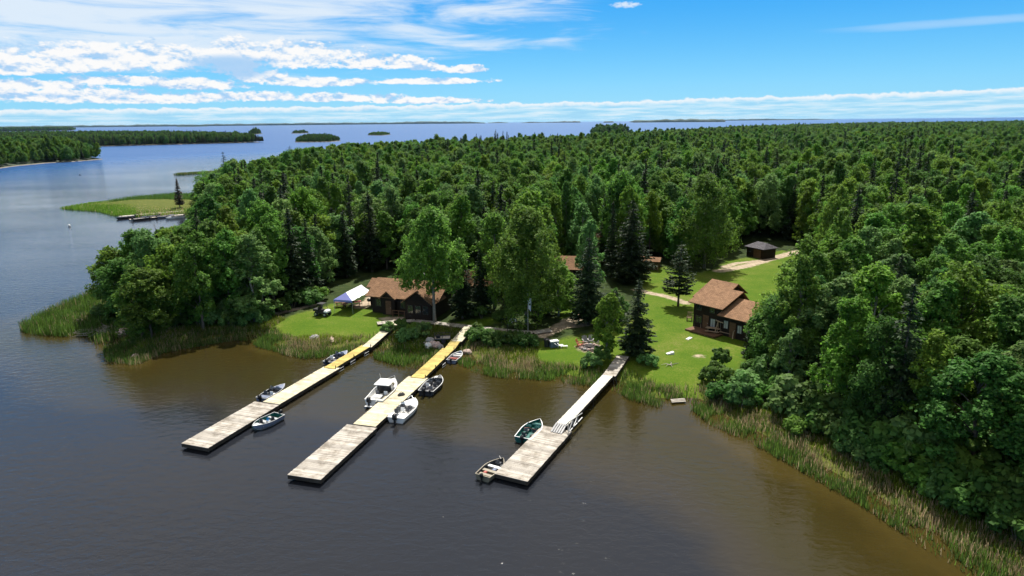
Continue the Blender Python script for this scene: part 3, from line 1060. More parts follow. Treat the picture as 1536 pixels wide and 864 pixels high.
LG = LEAF
big('broad', 652, 484, 318, 92, 'big cottonwood whose crown overhangs the right end of the brown lodge roof', 1, 'cottonwood_tree', LG['mid green'], 50, 26000, lift=0.34)
big('broad', 790, 486, 318, 108, 'broad tall cottonwood behind the flagpole, the largest crown in the yard', 2, 'cottonwood_tree', LG['mid green'], 58, 30000)
big('broad', 742, 462, 322, 66, 'slim upright poplar pressed against the left side of the broadest cottonwood', 3, 'poplar_tree', LG['mid green'], 34, 11000)
big('spruce', 694, 478, 358, 40, 'dark spruce between the two cottonwoods in front of the half hidden roof', 4, 'spruce_tree')
big('spruce', 722, 470, 372, 34, 'short dark spruce beneath the left side of the broad cottonwood', 5, 'spruce_tree')
big('spruce', 946, 424, 298, 76, 'tallest wide dark spruce behind the lone pine and the grass track', 6, 'spruce_tree')
big('spruce', 882, 486, 352, 66, 'dark spruce standing on the dirt patch behind the fire ring', 7, 'spruce_tree')
big('spruce', 955, 534, 418, 60, 'dark spruce at the shore end of the white gangway', 8, 'spruce_tree')
big('broad', 911, 536, 440, 46, 'small bright green tree beside the shore end of the white gangway', 9, 'young_tree', LG['yellowish green'], 26, 9000, lift=0.2, leaf=0.14)
big('pine', 1017, 459, 364, 54, 'loose dark pine with bare lower trunk in front of the split level cabin', 10, 'pine_tree')
big('broad', 1056, 402, 268, 84, 'tall feathery poplar behind the split level cabin at the head of the lawn', 11, 'poplar_tree', LG['mid green'], 50, 22000)
big('broad', 1022, 395, 296, 50, 'mid sized poplar on the left flank of the tall feathery poplar', 12, 'poplar_tree', LG['deep green'], 32, 9000)
big('spruce', 906, 396, 287, 26, 'narrow dark spruce rising beside the small orange roof', 13, 'spruce_tree')
big('spruce', 923, 492, 436, 26, 'short spruce half hidden behind the small bright green tree', 14, 'spruce_tree')
big('broad', 925, 480, 440, 36, 'small round tree behind the bright young tree and the spruce', 15, 'young_tree', LG['deep green'], 20, 5000, leaf=0.14)
big('broad', 838, 474, 396, 60, 'leafy tree with low crown right of the broad cottonwood', 16, 'broadleaf_tree', LG['mid green'], 30, 9500)
big('spruce', 812, 462, 352, 36, 'spruce hidden to its top behind the right half of the broad cottonwood', 17, 'spruce_tree')
big('broad', 872, 404, 305, 50, 'pale rounded tree in the middle woods left of the narrow spruce', 18, 'broadleaf_tree', LG['pale green'], 28, 8500)
big('broad', 1180, 600, 494, 52, 'slender pale tree standing alone in front of the right bank woods', 19, 'young_tree', LG['pale green'], 30, 7500, lift=0.14, leaf=0.14)
big('broad', 1152, 548, 452, 62, 'dark leafy tree at the right edge of the east lawn below the cabin', 20, 'broadleaf_tree', LG['deep green'], 34, 13000)
big('spruce', 1126, 534, 478, 28, 'dark spruce at the right edge of the east lawn under leafy trees', 37, 'spruce_tree')
big('broad', 1178, 520, 404, 88, 'leafy tree overhanging the right end of the split level cabin', 21, 'broadleaf_tree', LG['mid green'], 40, 13000)
big('broad', 1205, 460, 358, 70, 'leafy tree at the edge of the lawn above the split level cabin', 22, 'broadleaf_tree', LG['mid green'], 36, 11000)
big('broad', 270, 312, 268, 12, 'bare brown conifer standing alone at the far docks', 23, 'dead_conifer', LG['mid green'])
_o = bpy.data.objects['dead_conifer']
_o['category'] = 'dead tree'
_c = [q for q in _o.children if q.name.startswith('crown')][0]
_c.data = crown_spruce('dead spruce crown', 24, 10.0, 1.6, 1.2, 1.2, 0.3, 0.0, DEADN, 0.30)
_c.material_slots[0].link = 'DATA'
# left edge of the peninsula, dark against the lake
big('broad', 178, 470, 372, 62, 'pale leafy tree leaning out furthest over the lake at the reedy point', 25, 'broadleaf_tree', LG['yellowish green'], 34, 11000)
big('broad', 214, 468, 345, 50, 'taller tree just right of the one leaning over the lake at the reedy point', 26, 'broadleaf_tree', LG['mid green'], 30, 9500)
big('broad', 268, 478, 420, 46, 'bright low tree at the foot of the woods behind the reedy cove', 27, 'young_tree', LG['pale green'], 26, 7500)
big('broad', 300, 482, 404, 60, 'bushy bright tree at the foot of the left woods left of the grass clearing', 28, 'broadleaf_tree', LG['mid green'], 32, 9500)
big('broad', 312, 300, 262, 50, 'round tree at the tip of the woods beside the far docks', 29, 'broadleaf_tree', LG['mid green'], 30, 9000)
big('pine', 341, 290, 228, 18, 'lone tall pine above the treetops beside the far docks', 30, 'pine_tree')
big('pine', 438, 258, 219, 22, 'dark pine breaking the skyline above the left woods', 31, 'pine_tree')
big('pine', 744, 236, 194, 11, 'tall pine in the middle of the skyline, left of a close pair', 32, 'pine_tree')
big('pine', 755, 236, 196, 8, 'tall pine in the middle of the skyline, right of a close pair', 33, 'pine_tree')
big('spruce', 1331, 212, 182, 8, 'single spire of spruce on the right skyline', 34, 'spruce_tree')
big('spruce', 1462, 206, 180, 7, 'spruce spire at far right skyline, left of a close pair', 35, 'spruce_tree')
big('spruce', 1469, 206, 179, 7, 'spruce spire at far right skyline, right of a close pair', 36, 'spruce_tree')

# dead snags in the left woods
sn = MB()
sn.tube([(0, 0, 0), (0.2, 0, 4), (0.1, 0.2, 7.5)], [0.16, 0.1, 0.02], 6)
for k in range(9):
    a = k * 2.1; z = 2.5 + k * 0.5
    sn.tube([(0.15, 0.05, z), (0.15 + math.cos(a) * 1.1, 0.05 + math.sin(a) * 1.1, z + 0.9)], [0.05, 0.012], 4)
p = GG(240, 400)
snag = thing('dead_tree', 'bare grey dead tree rising at the lake edge below the far docks', 'dead tree', p, 0.4)
snag.scale = (0.8, 0.8, 1.25)
sn.build('trunk', DEADW, snag)
PLACED.append((p[0], p[1], 0.6))

# ------------------------------------------------------------------ woods
SMALL = [(719, 421, 'small cabin half hidden between the two cottonwoods', 6.0, 4.4, -0.1), (858, 398, 'small cabin hidden behind the dark spruce by the dirt patch', 6.4, 4.6, -0.2),
         (896, 362, 'farthest small cabin among the trees with orange brown roof', 5.0, 4.2, 0.1)]
for q in SMALL:
    c = G(q[0], q[1], 3.2)
    PLACED.append((c[0], c[1], 4.6))
    d = -c / np.linalg.norm(c)
    for k, r in ((4, 3.0), (7, 2.6), (10, 2.2), (13, 1.6), (17, 1.2), (21, 1.0), (25, 1.0), (29, 1.0), (33, 1.0)):
        PLACED.append((*(c + d * k), r))
CLEAR_T = CLEAR
# outside the clearing the trees keep back from the water; on the right bank a strip of shrubs lies between
BANK = np.array([G(x, y, 0.8) for x, y in [(1060, 545), (1120, 570), (1180, 615), (1250, 655), (1350, 705), (1450, 755), (1560, 812), (1720, 905)]])


def wood_ok(P):
    s = sdf(P, COAST)
    ok = s > np.where(P[:, 1] > 230, 2.0, 3.4)
    ok &= sdf(P, CLEAR_T) < -1.2
    ok &= sdf(P, PX((20, 505), (80, 445), (150, 425), (205, 425), (196, 470), (176, 488), (175, 515))) < 0
    for x, y, r in PLACED:
        ok &= np.hypot(P[:, 0] - x, P[:, 1] - y) > r * 0.75 + 1.2
    # right bank: only beyond the BANK line
    xb = np.interp(P[:, 1], BANK[::-1, 1][np.argsort(BANK[::-1, 1])], BANK[::-1, 0][np.argsort(BANK[::-1, 1])])
    rb = (P[:, 1] < BANK[:, 1].max()) & (P[:, 0] > 0)
    ok &= ~(rb & (P[:, 0] < xb + 1.6))
    return ok


pts = []
y = 22.0
row = 0
while y < 2350:
    sp = 3.5 + y / 290.0 if y < 300 else 4.9 + (y - 300) / 210.0
    x0, x1 = -0.80 * y - 12, 0.80 * y + 26 + max(0, 70 - 0.3 * y)
    x0 = max(x0, -140)
    n = int((x1 - x0) / sp)
    if n > 0:
        xs = x0 + (np.arange(n) + 0.5 * (row % 2)) * sp
        pts.append(np.stack([xs + RNG.uniform(-.36, .36, n) * sp, y + RNG.uniform(-.36, .36, n) * sp], 1))
    y += sp * 0.87
    row += 1
pts = np.concatenate(pts)
pts = pts[wood_ok(pts)]


def vnoise(P, s, seed):
    g = np.random.default_rng(seed)
    f = 0
    for k in range(5):
        a = g.uniform(0, 6.283); w = g.uniform(0.6, 1.6) / s
        f = f + np.sin(P[:, 0] * math.cos(a) * w + P[:, 1] * math.sin(a) * w + g.uniform(0, 6.283))
    return f / 5


n = len(pts)
conif = RNG.random(n) < np.clip(0.10 + 0.30 * vnoise(pts, 14, 3), 0.02, 0.5)
edge = sdf(pts, COAST)
hs_ = np.clip(RNG.normal(1.0, 0.14, n) + 0.17 * vnoise(pts, 20, 5), 0.6, 1.4)
hs_ *= np.clip(0.80 + edge * 0.035, 0.80, 1.0)
hs_ *= np.where((pts[:, 0] < -52) & (pts[:, 1] > 115) & (pts[:, 1] < 240), 0.90, 1.0)
# the near right bank and the far woods stand a little lower, so that they sit below the lake horizon as in the photograph
hs_ *= np.where((pts[:, 0] > 10) & (pts[:, 1] < 85), 0.90, 1.0)
hs_ = np.where(conif, hs_ * 1.14, hs_)
wd_ = np.clip(RNG.normal(1.02, 0.16, n), 0.74, 1.5)
rot = RNG.uniform(0, 6.283, n)
tone = RNG.choice(4, n, p=[0.42, 0.18, 0.2, 0.2])
kind = np.where(conif, RNG.choice(4, n, p=[.35, .3, .15, .2]), RNG.choice(6, n, p=[.22, .16, .16, .16, .14, .16]))
zz = height_s(edge)
dist = np.hypot(pts[:, 0], pts[:, 1])
tops = np.stack([pts[:, 0], pts[:, 1], zz + 9.0], 1)
px, py, dep = project(tops)
# the point's trees are low enough to leave the far docks and the marsh in sight
SIL = np.array([(-500, 520), (148, 470), (152, 400), (160, 376), (180, 360), (205, 346), (230, 340), (255, 342), (268, 334), (279, 322), (284, 296), (290, 272), (305, 262), (325, 252), (340, 240), (380, 240), (420, 229), (450, 222), (520, 214), (700, 206)])
Hk = np.where(conif, np.array(SPRUCEH)[kind % 4], np.array(BROADH)[kind])
keep = np.ones(n, bool)
for i in np.where((px < 640) & (dep > 5))[0]:
    rp = 2.4 * wd_[i] * F_PX / dep[i]
    lim = max(np.interp(px[i] - rp * .8, SIL[:, 0], SIL[:, 1]), np.interp(px[i], SIL[:, 0], SIL[:, 1]))
    ty = project([pts[i][0], pts[i][1], zz[i] + Hk[i] * hs_[i]])[1][0]
    if ty < lim:
        base_y = project([pts[i][0], pts[i][1], zz[i]])[1][0]
        f = (base_y - lim) / max(1e-3, base_y - ty)
        if f < 0.62:
            keep[i] = False
        else:
            hs_[i] *= f
pts, conif, edge, hs_, wd_, rot, tone, kind, zz, dist, px, py, dep = [q[keep] for q in (pts, conif, edge, hs_, wd_, rot, tone, kind, zz, dist, px, py, dep)]
n = len(pts)
view = (px > -25) & (px < 1561) & (dep > 5)
near = view & (py < 900)
order = np.argsort(np.where(near, dist, 1e9))
TN = ['mid green', 'pale green', 'yellowish green', 'deep green']
ind_b = [i for i in order if near[i] and not conif[i]][:285]
ind_s = [i for i in order if near[i] and conif[i]][:90]
used = set(ind_b) | set(ind_s)
for i in np.where((dist < 62) & ~near)[0]:      # unseen trees beside the frame still stand there and cast shade
    pass


# labels: where each tree stands, in which row from the open edge, its tone and size
def zone_of(i):
    bx = project([pts[i][0], pts[i][1], zz[i]])
    x, yb = bx[0][0], bx[1][0]
    if pts[i][0] > 20 and yb > 500: return 'right bank woods'
    if x < 330: return 'reedy left point woods'
    if x < 500: return 'woods left of white tent'
    if x < 700: return 'woods behind the brown lodge'
    if x < 900: return 'woods behind the broadest cottonwood'
    if x < 1075: return 'woods behind the tallest spruce'
    if x < 1180: return 'woods beside the dark shed'
    if x < 1350: return 'woods right of dirt track'
    return 'far right woods'


open_d = np.minimum(np.abs(-sdf(pts, CLEAR_T)), np.maximum(0.1, edge - 2.0))
ORD = ['first', 'second', 'third', 'fourth', 'fifth', 'sixth', 'seventh', 'eighth', 'ninth', 'tenth', 'eleventh', 'twelfth', 'thirteenth', 'fourteenth', 'fifteenth',
       'sixteenth', 'seventeenth', 'eighteenth', 'nineteenth', 'twentieth']
groups = {}
for i in list(ind_b) + list(ind_s):
    rowi = min(3, int(open_d[i] // 5.0))
    rown = ['edge', 'second row', 'third row', 'inside'][rowi]
    h = hs_[i] * (SPRUCEH if conif[i] else BROADH)[kind[i]]
    size = 'tall' if h > 13.2 else 'short' if h < 10.8 else 'middling'
    tn = 'dark' if conif[i] else TN[tone[i]]
    groups.setdefault((bool(conif[i]), zone_of(i), rown, size, tn), []).append(i)
LABEL = {}
for (cf, zn, rown, size, tn), mem in groups.items():
    mem.sort(key=lambda i: px[i])
    what = 'dark spruce' if cf else tn + ' tree'
    for k, i in enumerate(mem):
        where = {'edge': 'edge of ', 'second row': 'second row of ', 'third row': 'third row of ', 'inside': 'deep in '}[rown] + zn
        LABEL[i] = f'{size} {what}, {where}' + (f', {ORD[k] if k < 20 else "last"} from left' if len(mem) > 1 else '')
CROWN_KIND = {}
protos = {}
for i in ind_b + ind_s:
    cf = bool(conif[i])
    key = (cf, int(kind[i]))
    nm, cat, gr = ('spruce_tree', 'tree', 'spruces standing in the woods') if cf else ('broadleaf_tree', 'tree', 'leafy trees of the woods')
    sc = (wd_[i] * (0.92 + 0.08 * hs_[i]), wd_[i] * (0.92 + 0.08 * hs_[i]), hs_[i])
    loc = (pts[i][0], pts[i][1], zz[i] - 0.05)
    mat = NEEDLE if cf else LEAF[TN[tone[i]]]
    if key not in protos:
        o = plant(nm, LABEL[i], cat, loc[0], loc[1], (SPRUCE if cf else BROAD)[kind[i]], (SPRUCET if cf else BROADT)[kind[i]], 1.0, rot[i], mat, gr, loc[2])
        o.scale = sc
        protos[key] = o
    else:
        o = copy_thing(protos[key], loc, rot[i], sc, LABEL[i])
    cr = [q for q in o.children if q.name.startswith('crown')][0]
    if not cf:
        cr.material_slots[0].material = mat
    CROWN_KIND.setdefault((cf, int(kind[i]), None if cf else int(tone[i])), cr)


def scatter(name, P, Z, R, S, K, sources, label, cat):
    """one mass of far trees: points that carry copies of the crowns above"""
    me = bpy.data.meshes.new(name)
    me.vertices.add(len(P))
    me.vertices.foreach_set('co', np.stack([P[:, 0], P[:, 1], Z], 1).astype(np.float32).ravel())
    a = me.attributes.new('turn', 'FLOAT_VECTOR', 'POINT')
    a.data.foreach_set('vector', np.stack([np.zeros(len(P)), np.zeros(len(P)), R], 1).astype(np.float32).ravel())
    a = me.attributes.new('size', 'FLOAT_VECTOR', 'POINT')
    a.data.foreach_set('vector', S.astype(np.float32).ravel())
    a = me.attributes.new('pick', 'INT', 'POINT')
    names = sorted(o.name for o in sources)
    idx = np.array([names.index(o.name) for o in sources], np.int32)
    a.data.foreach_set('value', idx[K])
    o = link(name, me)
    cl = bpy.data.collections.new(name + ' kinds')
    for q in sources:
        cl.objects.link(q)
    ng = bpy.data.node_groups.new(name, 'GeometryNodeTree')
    ng.interface.new_socket('Geometry', in_out='INPUT', socket_type='NodeSocketGeometry')
    ng.interface.new_socket('Geometry', in_out='OUTPUT', socket_type='NodeSocketGeometry')
    N, L = ng.nodes, ng.links
    gi, go = N.new('NodeGroupInput'), N.new('NodeGroupOutput')
    ip = N.new('GeometryNodeInstanceOnPoints')
    ci = N.new('GeometryNodeCollectionInfo')
    ci.inputs['Collection'].default_value = cl
    ci.inputs['Separate Children'].default_value = True
    ci.inputs['Reset Children'].default_value = True

    def attr(nm, t):
        q = N.new('GeometryNodeInputNamedAttribute'); q.data_type = t; q.inputs['Name'].default_value = nm
        return q.outputs['Attribute']
    L.new(gi.outputs[0], ip.inputs['Points'])
    L.new(ci.outputs[0], ip.inputs['Instance'])
    ip.inputs['Pick Instance'].default_value = True
    L.new(attr('pick', 'INT'), ip.inputs['Instance Index'])
    L.new(attr('turn', 'FLOAT_VECTOR'), ip.inputs['Rotation'])
    L.new(attr('size', 'FLOAT_VECTOR'), ip.inputs['Scale'])
    L.new(ip.outputs[0], go.inputs[0])
    md = o.modifiers.new('copies', 'NODES')
    md.node_group = ng
    return tag(o, label, cat, None, 'stuff')


rest = np.array([i for i in range(n) if i not in used and (view[i] or (px[i] > -90 and px[i] < 1700 and dep[i] > 3) or (pts[i][0] > 20 and pts[i][1] < 200)) and pts[i][1] > 20])
SRC = list(CROWN_KIND.items())
skey = {k: j for j, (k, _) in enumerate(SRC)}
K = []
for i in rest:
    k = (bool(conif[i]), int(kind[i]), None if conif[i] else int(tone[i]))
    if k not in skey:
        k = [q for q in skey if q[0] == k[0]][int(kind[i]) % len([q for q in skey if q[0] == k[0]])]
    K.append(skey[k])
S = np.stack([wd_, wd_, hs_], 1)[rest]
far = np.clip((dist[rest] - 300) / 1400, 0, 1)[:, None]
S = S * np.concatenate([1 + 0.5 * far, 1 + 0.5 * far, 1 - 0.05 * far], 1)
forest = scatter('forest', pts[rest], zz[rest], rot[rest], S, np.array(K), [o for _, o in SRC], 'green mixed woods stretching from behind the cabins to the far lake', 'woods')
print('WOODS', n, len(ind_b), len(ind_s), len(rest))
# ------------------------------------------------------------------ far shores and islands
BEACH = simple('pale beach rock', (0.20, 0.165, 0.13), 0.95, var=0.4, scale=0.08)
FARSOIL = simple('dark forest soil of far shores', (0.03, 0.045, 0.022), 0.95, var=0.4, scale=0.02)


def far_land(name, outline_px, top, label, trees=None, kinds=None, hscale=1.0, wscale=1.3, sp=5.0, cover=1.0, spine=None, mat=None, inset=2.0, phrase='woods'):
    """low island whose shoreline is the given outline on the water, with its own wood"""
    pl = np.array([G(x, y, 0) for x, y in outline_px])
    n = len(pl)
    # subdivide and roughen the shore
    P = []
    for i in range(n):
        a, b = pl[i], pl[(i + 1) % n]
        k = max(2, min(14, int(np.linalg.norm(b - a) / 25)))
        for t in range(k):
            q = a + (b - a) * t / k
            P.append(q + RNG.normal(size=2) * min(3.0, np.linalg.norm(b - a) * 0.012))
    P = np.array(P)
    cen = P.mean(0)
    m = len(P)
    vs = [(*q, -1.0) for q in P] + [(*(q + (cen - q) * 0.02), 0.5) for q in P] + [(*(q + (cen - q) * 0.12), top) for q in P] + [(cen[0], cen[1], top * 1.15)]
    mb = MB()
    fs, ms = [], []
    for r in range(2):
        for i in range(m):
            j = (i + 1) % m
            fs.append((r * m + i, r * m + j, r * m + m + j, r * m + m + i)); ms.append(0 if r == 0 else 1)
    for i in range(m):
        fs.append((2 * m + i, 2 * m + (i + 1) % m, 3 * m)); ms.append(1)
    mb.v, mb.f, mb.m = vs, fs, ms
    o = mb.build(name, [BEACH, mat or FARSOIL], None, False)
    tag(o, kind='structure')
    if not trees:
        return o
    lo, hi = P.min(0), P.max(0)
    q = []
    ys = np.arange(lo[1], hi[1], sp * 0.9)
    for yy in ys:
        xs = np.arange(lo[0], hi[0], sp)
        q.append(np.stack([xs + RNG.uniform(-.45, .45, len(xs)) * sp, yy + RNG.uniform(-.45, .45, len(xs)) * sp], 1))
    q = np.concatenate(q)
    s = sdf(q, P)
    q = q[(s > inset) & (RNG.random(len(q)) < cover)]
    s = sdf(q, P)
    k = RNG.integers(0, len(kinds), len(q))
    h = hscale * np.clip(RNG.normal(1, 0.2, len(q)), 0.55, 1.5) * np.clip(0.6 + s * 0.03, 0.6, 1)
    S = np.stack([h * wscale, h * wscale, h], 1)
    scatter(trees, q, np.full(len(q), 0.4 + top * 0.5), RNG.uniform(0, 6.28, len(q)), S, k, kinds, label, phrase)
    return o


GREENS = [o for (cf, kk, tt), o in CROWN_KIND.items() if not cf][:8]
DARKS = [o for (cf, kk, tt), o in CROWN_KIND.items() if cf][:4]
DEEP = [o for (cf, kk, tt), o in CROWN_KIND.items() if not cf and tt == 3][:4] + DARKS
far_land('island', [(-200, 236), (-60, 233), (60, 228), (120, 231), (150, 238), (158, 239), (110, 243), (70, 245), (30, 249), (0, 253), (-120, 262), (-260, 275)], 2.0,
         'bright green wood on the island at the left edge', 'island_woods', GREENS + DARKS[:1], 0.92, 1.0, 4.6)
far_land('island', [(-300, 203), (0, 204), (200, 204), (330, 207), (385, 212), (397, 213.5), (350, 215), (250, 217.5), (100, 221.5), (0, 223), (-200, 229)], 2.0,
         'dark wood on the long shaded island behind the bright one', 'island_woods', DARKS + DEEP[:2], 0.80, 1.15, 4.6)  # only dark crowns used here, their colour standing in for a cloud's shadow
far_land('island', [(-150, 196.2), (0, 194.9), (60, 194.4), (104, 193.9), (113, 194.8), (110, 195.6), (60, 196.5), (0, 197.1), (-150, 198.6)], 3.0, 'dark wood on the low spit beyond the long shaded island', 'island_woods', DEEP, 1.25, 1.8, 12)
far_land('island', [(452, 208), (470, 207), (500, 207), (512, 211.5), (495, 213.2), (455, 213.8), (440, 213.6)], 1.0, 'dark clump of trees on the small round island', 'island_woods', DEEP, 0.52, 1.0, 3.6)
far_land('island', [(553, 201.6), (575, 201.0), (586, 202), (575, 203.4), (553, 203.2)], 1.2, 'low green scrub on the tiny pale edged islet', 'island_woods', GREENS, 0.38, 1.5, 5)
far_land('islet', [(374, 200.2), (390, 199.6), (394, 200.7), (384, 201.8), (373, 201.6)], 1.0, 'sparse trees on a rocky islet left of centre', 'islet_woods', DEEP, 1.0, 1.0, 7, 0.6)
far_land('islet', [(438, 199.3), (460, 198.6), (464, 199.6), (450, 200.4), (437, 200.3)], 1.0, 'few short trees on a flat rocky islet', 'islet_woods', DEEP, 0.55, 1.2, 7, 0.7)
far_land('island', [(888, 200.5), (936, 198), (944, 200), (936, 203), (900, 204.2), (886, 203)], 1.5, 'dark stand of trees on the islet just beyond the treetops', 'island_woods', DEEP, 1.1, 1.2, 6)
far_land('islet', [(266, 188.9), (310, 188.4), (312, 189.6), (290, 190.1), (265, 190.2)], 1.5, 'thin green strip on a low far islet', 'islet_woods', DEEP, 0.5, 3, 26)

HILLM = simple('far wooded shore', (0.022, 0.042, 0.028), 0.95, var=0.5, scale=0.012)
AUTM = simple('far shore with tawny scrub', (0.075, 0.062, 0.028), 0.95, var=0.5, scale=0.012)


def far_ridge(pts_px, hts, mat, deep=700, step=70):
    """a wooded shore so far off that it is a low uneven ridge; hts in metres"""
    P = [G(x, HOR + SLOPE * (x - 768) + dy, 0) for x, dy in pts_px]
    X = []
    for (a, b, h0, h1) in zip(P[:-1], P[1:], hts[:-1], hts[1:]):
        k = max(2, int(np.linalg.norm(b - a) / step))
        for t in range(k):
            X.append((a + (b - a) * t / k, h0 + (h1 - h0) * t / k))
    X.append((P[-1], hts[-1]))
    mb = MB()
    g = random.Random(len(X))
    prof = [(0, -0.5), (0.004, 0.03), (0.02, 0.62), (0.12, 0.88), (0.5, 1.0), (1.0, -0.5)]
    w = 1.0
    for q, h in X:
        w = 0.75 * w + 0.25 * g.uniform(0.5, 1.5)
        d = q / np.linalg.norm(q)
        for r, z in prof:
            mb.v.append((q[0] + d[0] * deep * r, q[1] + d[1] * deep * r, (z * h * w * g.uniform(0.86, 1.14)) if z > 0.1 else (1.5 if z > 0 else -2)))
    m = len(prof)
    for i in range(len(X) - 1):
        for j in range(m - 1):
            mb.f.append((i * m + j, (i + 1) * m + j, (i + 1) * m + j + 1, i * m + j + 1)); mb.m.append(0 if j == 0 else 1)
    o = mb.build('hills', [BEACH, mat])
    return tag(o, kind='structure')


far_ridge([(-260, 2.3), (0, 2.2), (160, 2.1), (330, 2.1), (480, 2.1), (620, 2.1), (700, 2.2), (728, 2.3)], [36, 38, 40, 42, 44, 40, 36, 12], HILLM)
far_ridge([(732, 2.0), (748, 1.9), (762, 2.0)], [10, 24, 8], AUTM, 300)
far_ridge([(782, 2.2), (800, 2.2), (815, 2.1), (845, 2.3), (870, 2.5), (871, 2.5)], [6, 22, 12, 24, 26, 6], AUTM, 300)
far_ridge([(905, 2.9), (907, 2.9), (919, 2.9), (921, 2.9)], [6, 24, 22, 4], AUTM, 250)
far_ridge([(944, 2.5), (950, 3.4), (1000, 3.5), (1050, 3.7), (1084, 3.9), (1088, 3.9)], [4, 26, 34, 36, 34, 20], HILLM, 900)
far_ridge([(1060, 1.9), (1120, 1.9), (1180, 1.9), (1225, 1.9), (1252, 1.9)], [30, 30, 28, 20, 5], HILLM)
far_ridge([(1374, 4.1), (1386, 4.2), (1396, 4.1)], [2, 4, 2], AUTM, 60, 20)
far_ridge([(1474, 3.4), (1484, 3.4), (1494, 3.4)], [2, 4, 2], AUTM, 60, 20)

# ------------------------------------------------------------------ piers
Z_DECK = 0.56


def deck(mb, q, z, mi=0, board=0.145, gap=0.012, thick=0.04, jit=0.02, seed=0):
    """loose boards across the strip given by its corners nl, nr, fr, fl (points on the level z; z may be (near, far))"""
    g = random.Random(seed)
    nl, nr, fr, fl = [np.asarray(p, float) for p in q]
    z0, z1 = (z, z) if not hasattr(z, '__len__') else z
    ln = (np.linalg.norm(fl - nl) + np.linalg.norm(fr - nr)) / 2
    k = max(2, int(ln / board))
    for i in range(k):
        a, b = i / k, (i + 1) / k - gap / ln
        e0, e1 = g.uniform(-jit, jit), g.uniform(-jit, jit)
        dz = g.uniform(-0.004, 0.004)
        L0, L1, R0, R1 = nl + (fl - nl) * a, nl + (fl - nl) * b, nr + (fr - nr) * a, nr + (fr - nr) * b
        ax = (R0 - L0) / np.linalg.norm(R0 - L0)
        L0, L1, R0, R1 = L0 - ax * e0, L1 - ax * e0, R0 + ax * e1, R1 + ax * e1
        za, zb = z0 + (z1 - z0) * a + dz, z0 + (z1 - z0) * b + dz
        vs = [(*L0, za - thick), (*R0, za - thick), (*R1, zb - thick), (*L1, zb - thick), (*L0, za), (*R0, za), (*R1, zb), (*L1, zb)]
        mb.add(vs, [(3, 2, 1, 0), (4, 5, 6, 7), (0, 1, 5, 4), (1, 2, 6, 5), (2, 3, 7, 6), (3, 0, 4, 7)], mi)


def frame_of(q, z, depth=0.34, inset=0.05, cross=1.6):
    nl, nr, fr, fl = [np.asarray(p, float) for p in q]
    z0, z1 = (z, z) if not hasattr(z, '__len__') else z
    mb = MB()
    ax = (nr - nl) / np.linalg.norm(nr - nl)
    dz = 0.05 + depth / 2
    for a, b, s in ((nl, fl, 1), (nr, fr, -1)):
        mb.bar((*(a + ax * s * inset), z0 - dz), (*(b + ax * s * inset), z1 - dz), 0.06, depth)
    ln = np.linalg.norm(fl - nl)
    for i in range(int(ln / cross) + 2):
        t = min(0.995, max(0.005, i / (int(ln / cross) + 1)))
        a, b = nl + (fl - nl) * t, nr + (fr - nr) * t
        zz = z0 + (z1 - z0) * t - dz
        mb.bar((*(a + ax * (inset + .03)), zz), (*(b - ax * (inset + .03)), zz), 0.05, depth * 0.9)
    return mb


class Frame:
    """local axes of a thing: turns world points into its own"""
    def __init__(s, o):
        s.o = o; s.p = np.array(o.location); s.r = o.rotation_euler.z

    def __call__(s, p, z=None):
        p = np.asarray(p, float)
        d = p[:2] - s.p[:2]
        c, q = math.cos(s.r), math.sin(s.r)
        out = np.array([d[0] * c + d[1] * q, -d[0] * q + d[1] * c])
        return out


def quad(pxs, z):
    z0, z1 = (z, z) if not hasattr(z, '__len__') else z
    return [G(*pxs[0], z0), G(*pxs[1], z0), G(*pxs[2], z1), G(*pxs[3], z1)]


def rect(pxs, z):
    """the four corners, squared up to a clean strip"""
    nl, nr, fr, fl = quad(pxs, z)
    a, b = (nl + nr) / 2, (fl + fr) / 2
    d = (b - a) / np.linalg.norm(b - a)
    n = np.array([d[1], -d[0]])
    w = (abs((nr - nl) @ n) + abs((fr - fl) @ n)) / 4
    return [a - n * w, a + n * w, b + n * w, b - n * w]


def pier(name, label, secs):
    """secs: list of dicts with name, mat, px corners, z, floats"""
    q0 = secs[0]['q']
    base = (q0[0] + q0[1]) / 2
    rz = yaw(base, (q0[2] + q0[3]) / 2) - math.pi / 2
    o = thing(name, label, 'dock', (base[0], base[1], 0), rz)
    F = Frame(o)
    for i, s in enumerate(secs):
        q = [F(p) for p in s['q']]
        mb = MB()
        deck(mb, q, s['z'], seed=i * 7 + len(label), board=s.get('board', 0.145))
        d = mb.build(s['name'], s['mat'], o)
        if 'lab' in s:
            d['label'] = s['lab']
        frame_of(q, s['z']).build('frame', s.get('fmat', W_DARK), d)
        nl, nr, fr, fl = q
        z0, z1 = s['z'] if hasattr(s['z'], '__len__') else (s['z'], s['z'])
        ln = np.linalg.norm(fl - nl)
        if s.get('floats'):
            k = max(2, int(ln / 2.4))
            for t in np.linspace(0.08, 0.92, k):
                a, b = nl + (fl - nl) * t, nr + (fr - nr) * t
                f = MB()
                ax = (b - a) / np.linalg.norm(b - a)
                f.tube([(*(a + ax * 0.25), -0.02), (*(b - ax * 0.25), -0.02)], 0.28, 10)
                f.build('float_drum', M_RUB, d)
        if s.get('posts'):
            k = max(2, int(ln / s['posts']) + 1)
            for t in np.linspace(0.03, 0.97, k):
                for e, (a0, b0) in enumerate(((nl, fl), (nr, fr))):
                    p = a0 + (b0 - a0) * t
                    ax = (nr - nl) / np.linalg.norm(nr - nl) * (0.06 if e else -0.06)
                    f = MB()
                    zt = z0 + (z1 - z0) * t + s.get('rise', 0.02)
                    f.tube([(*(p + ax), -1.6), (*(p + ax), zt)], 0.055, 7)
                    f.build('post', W_DARK, d)
    return o, F


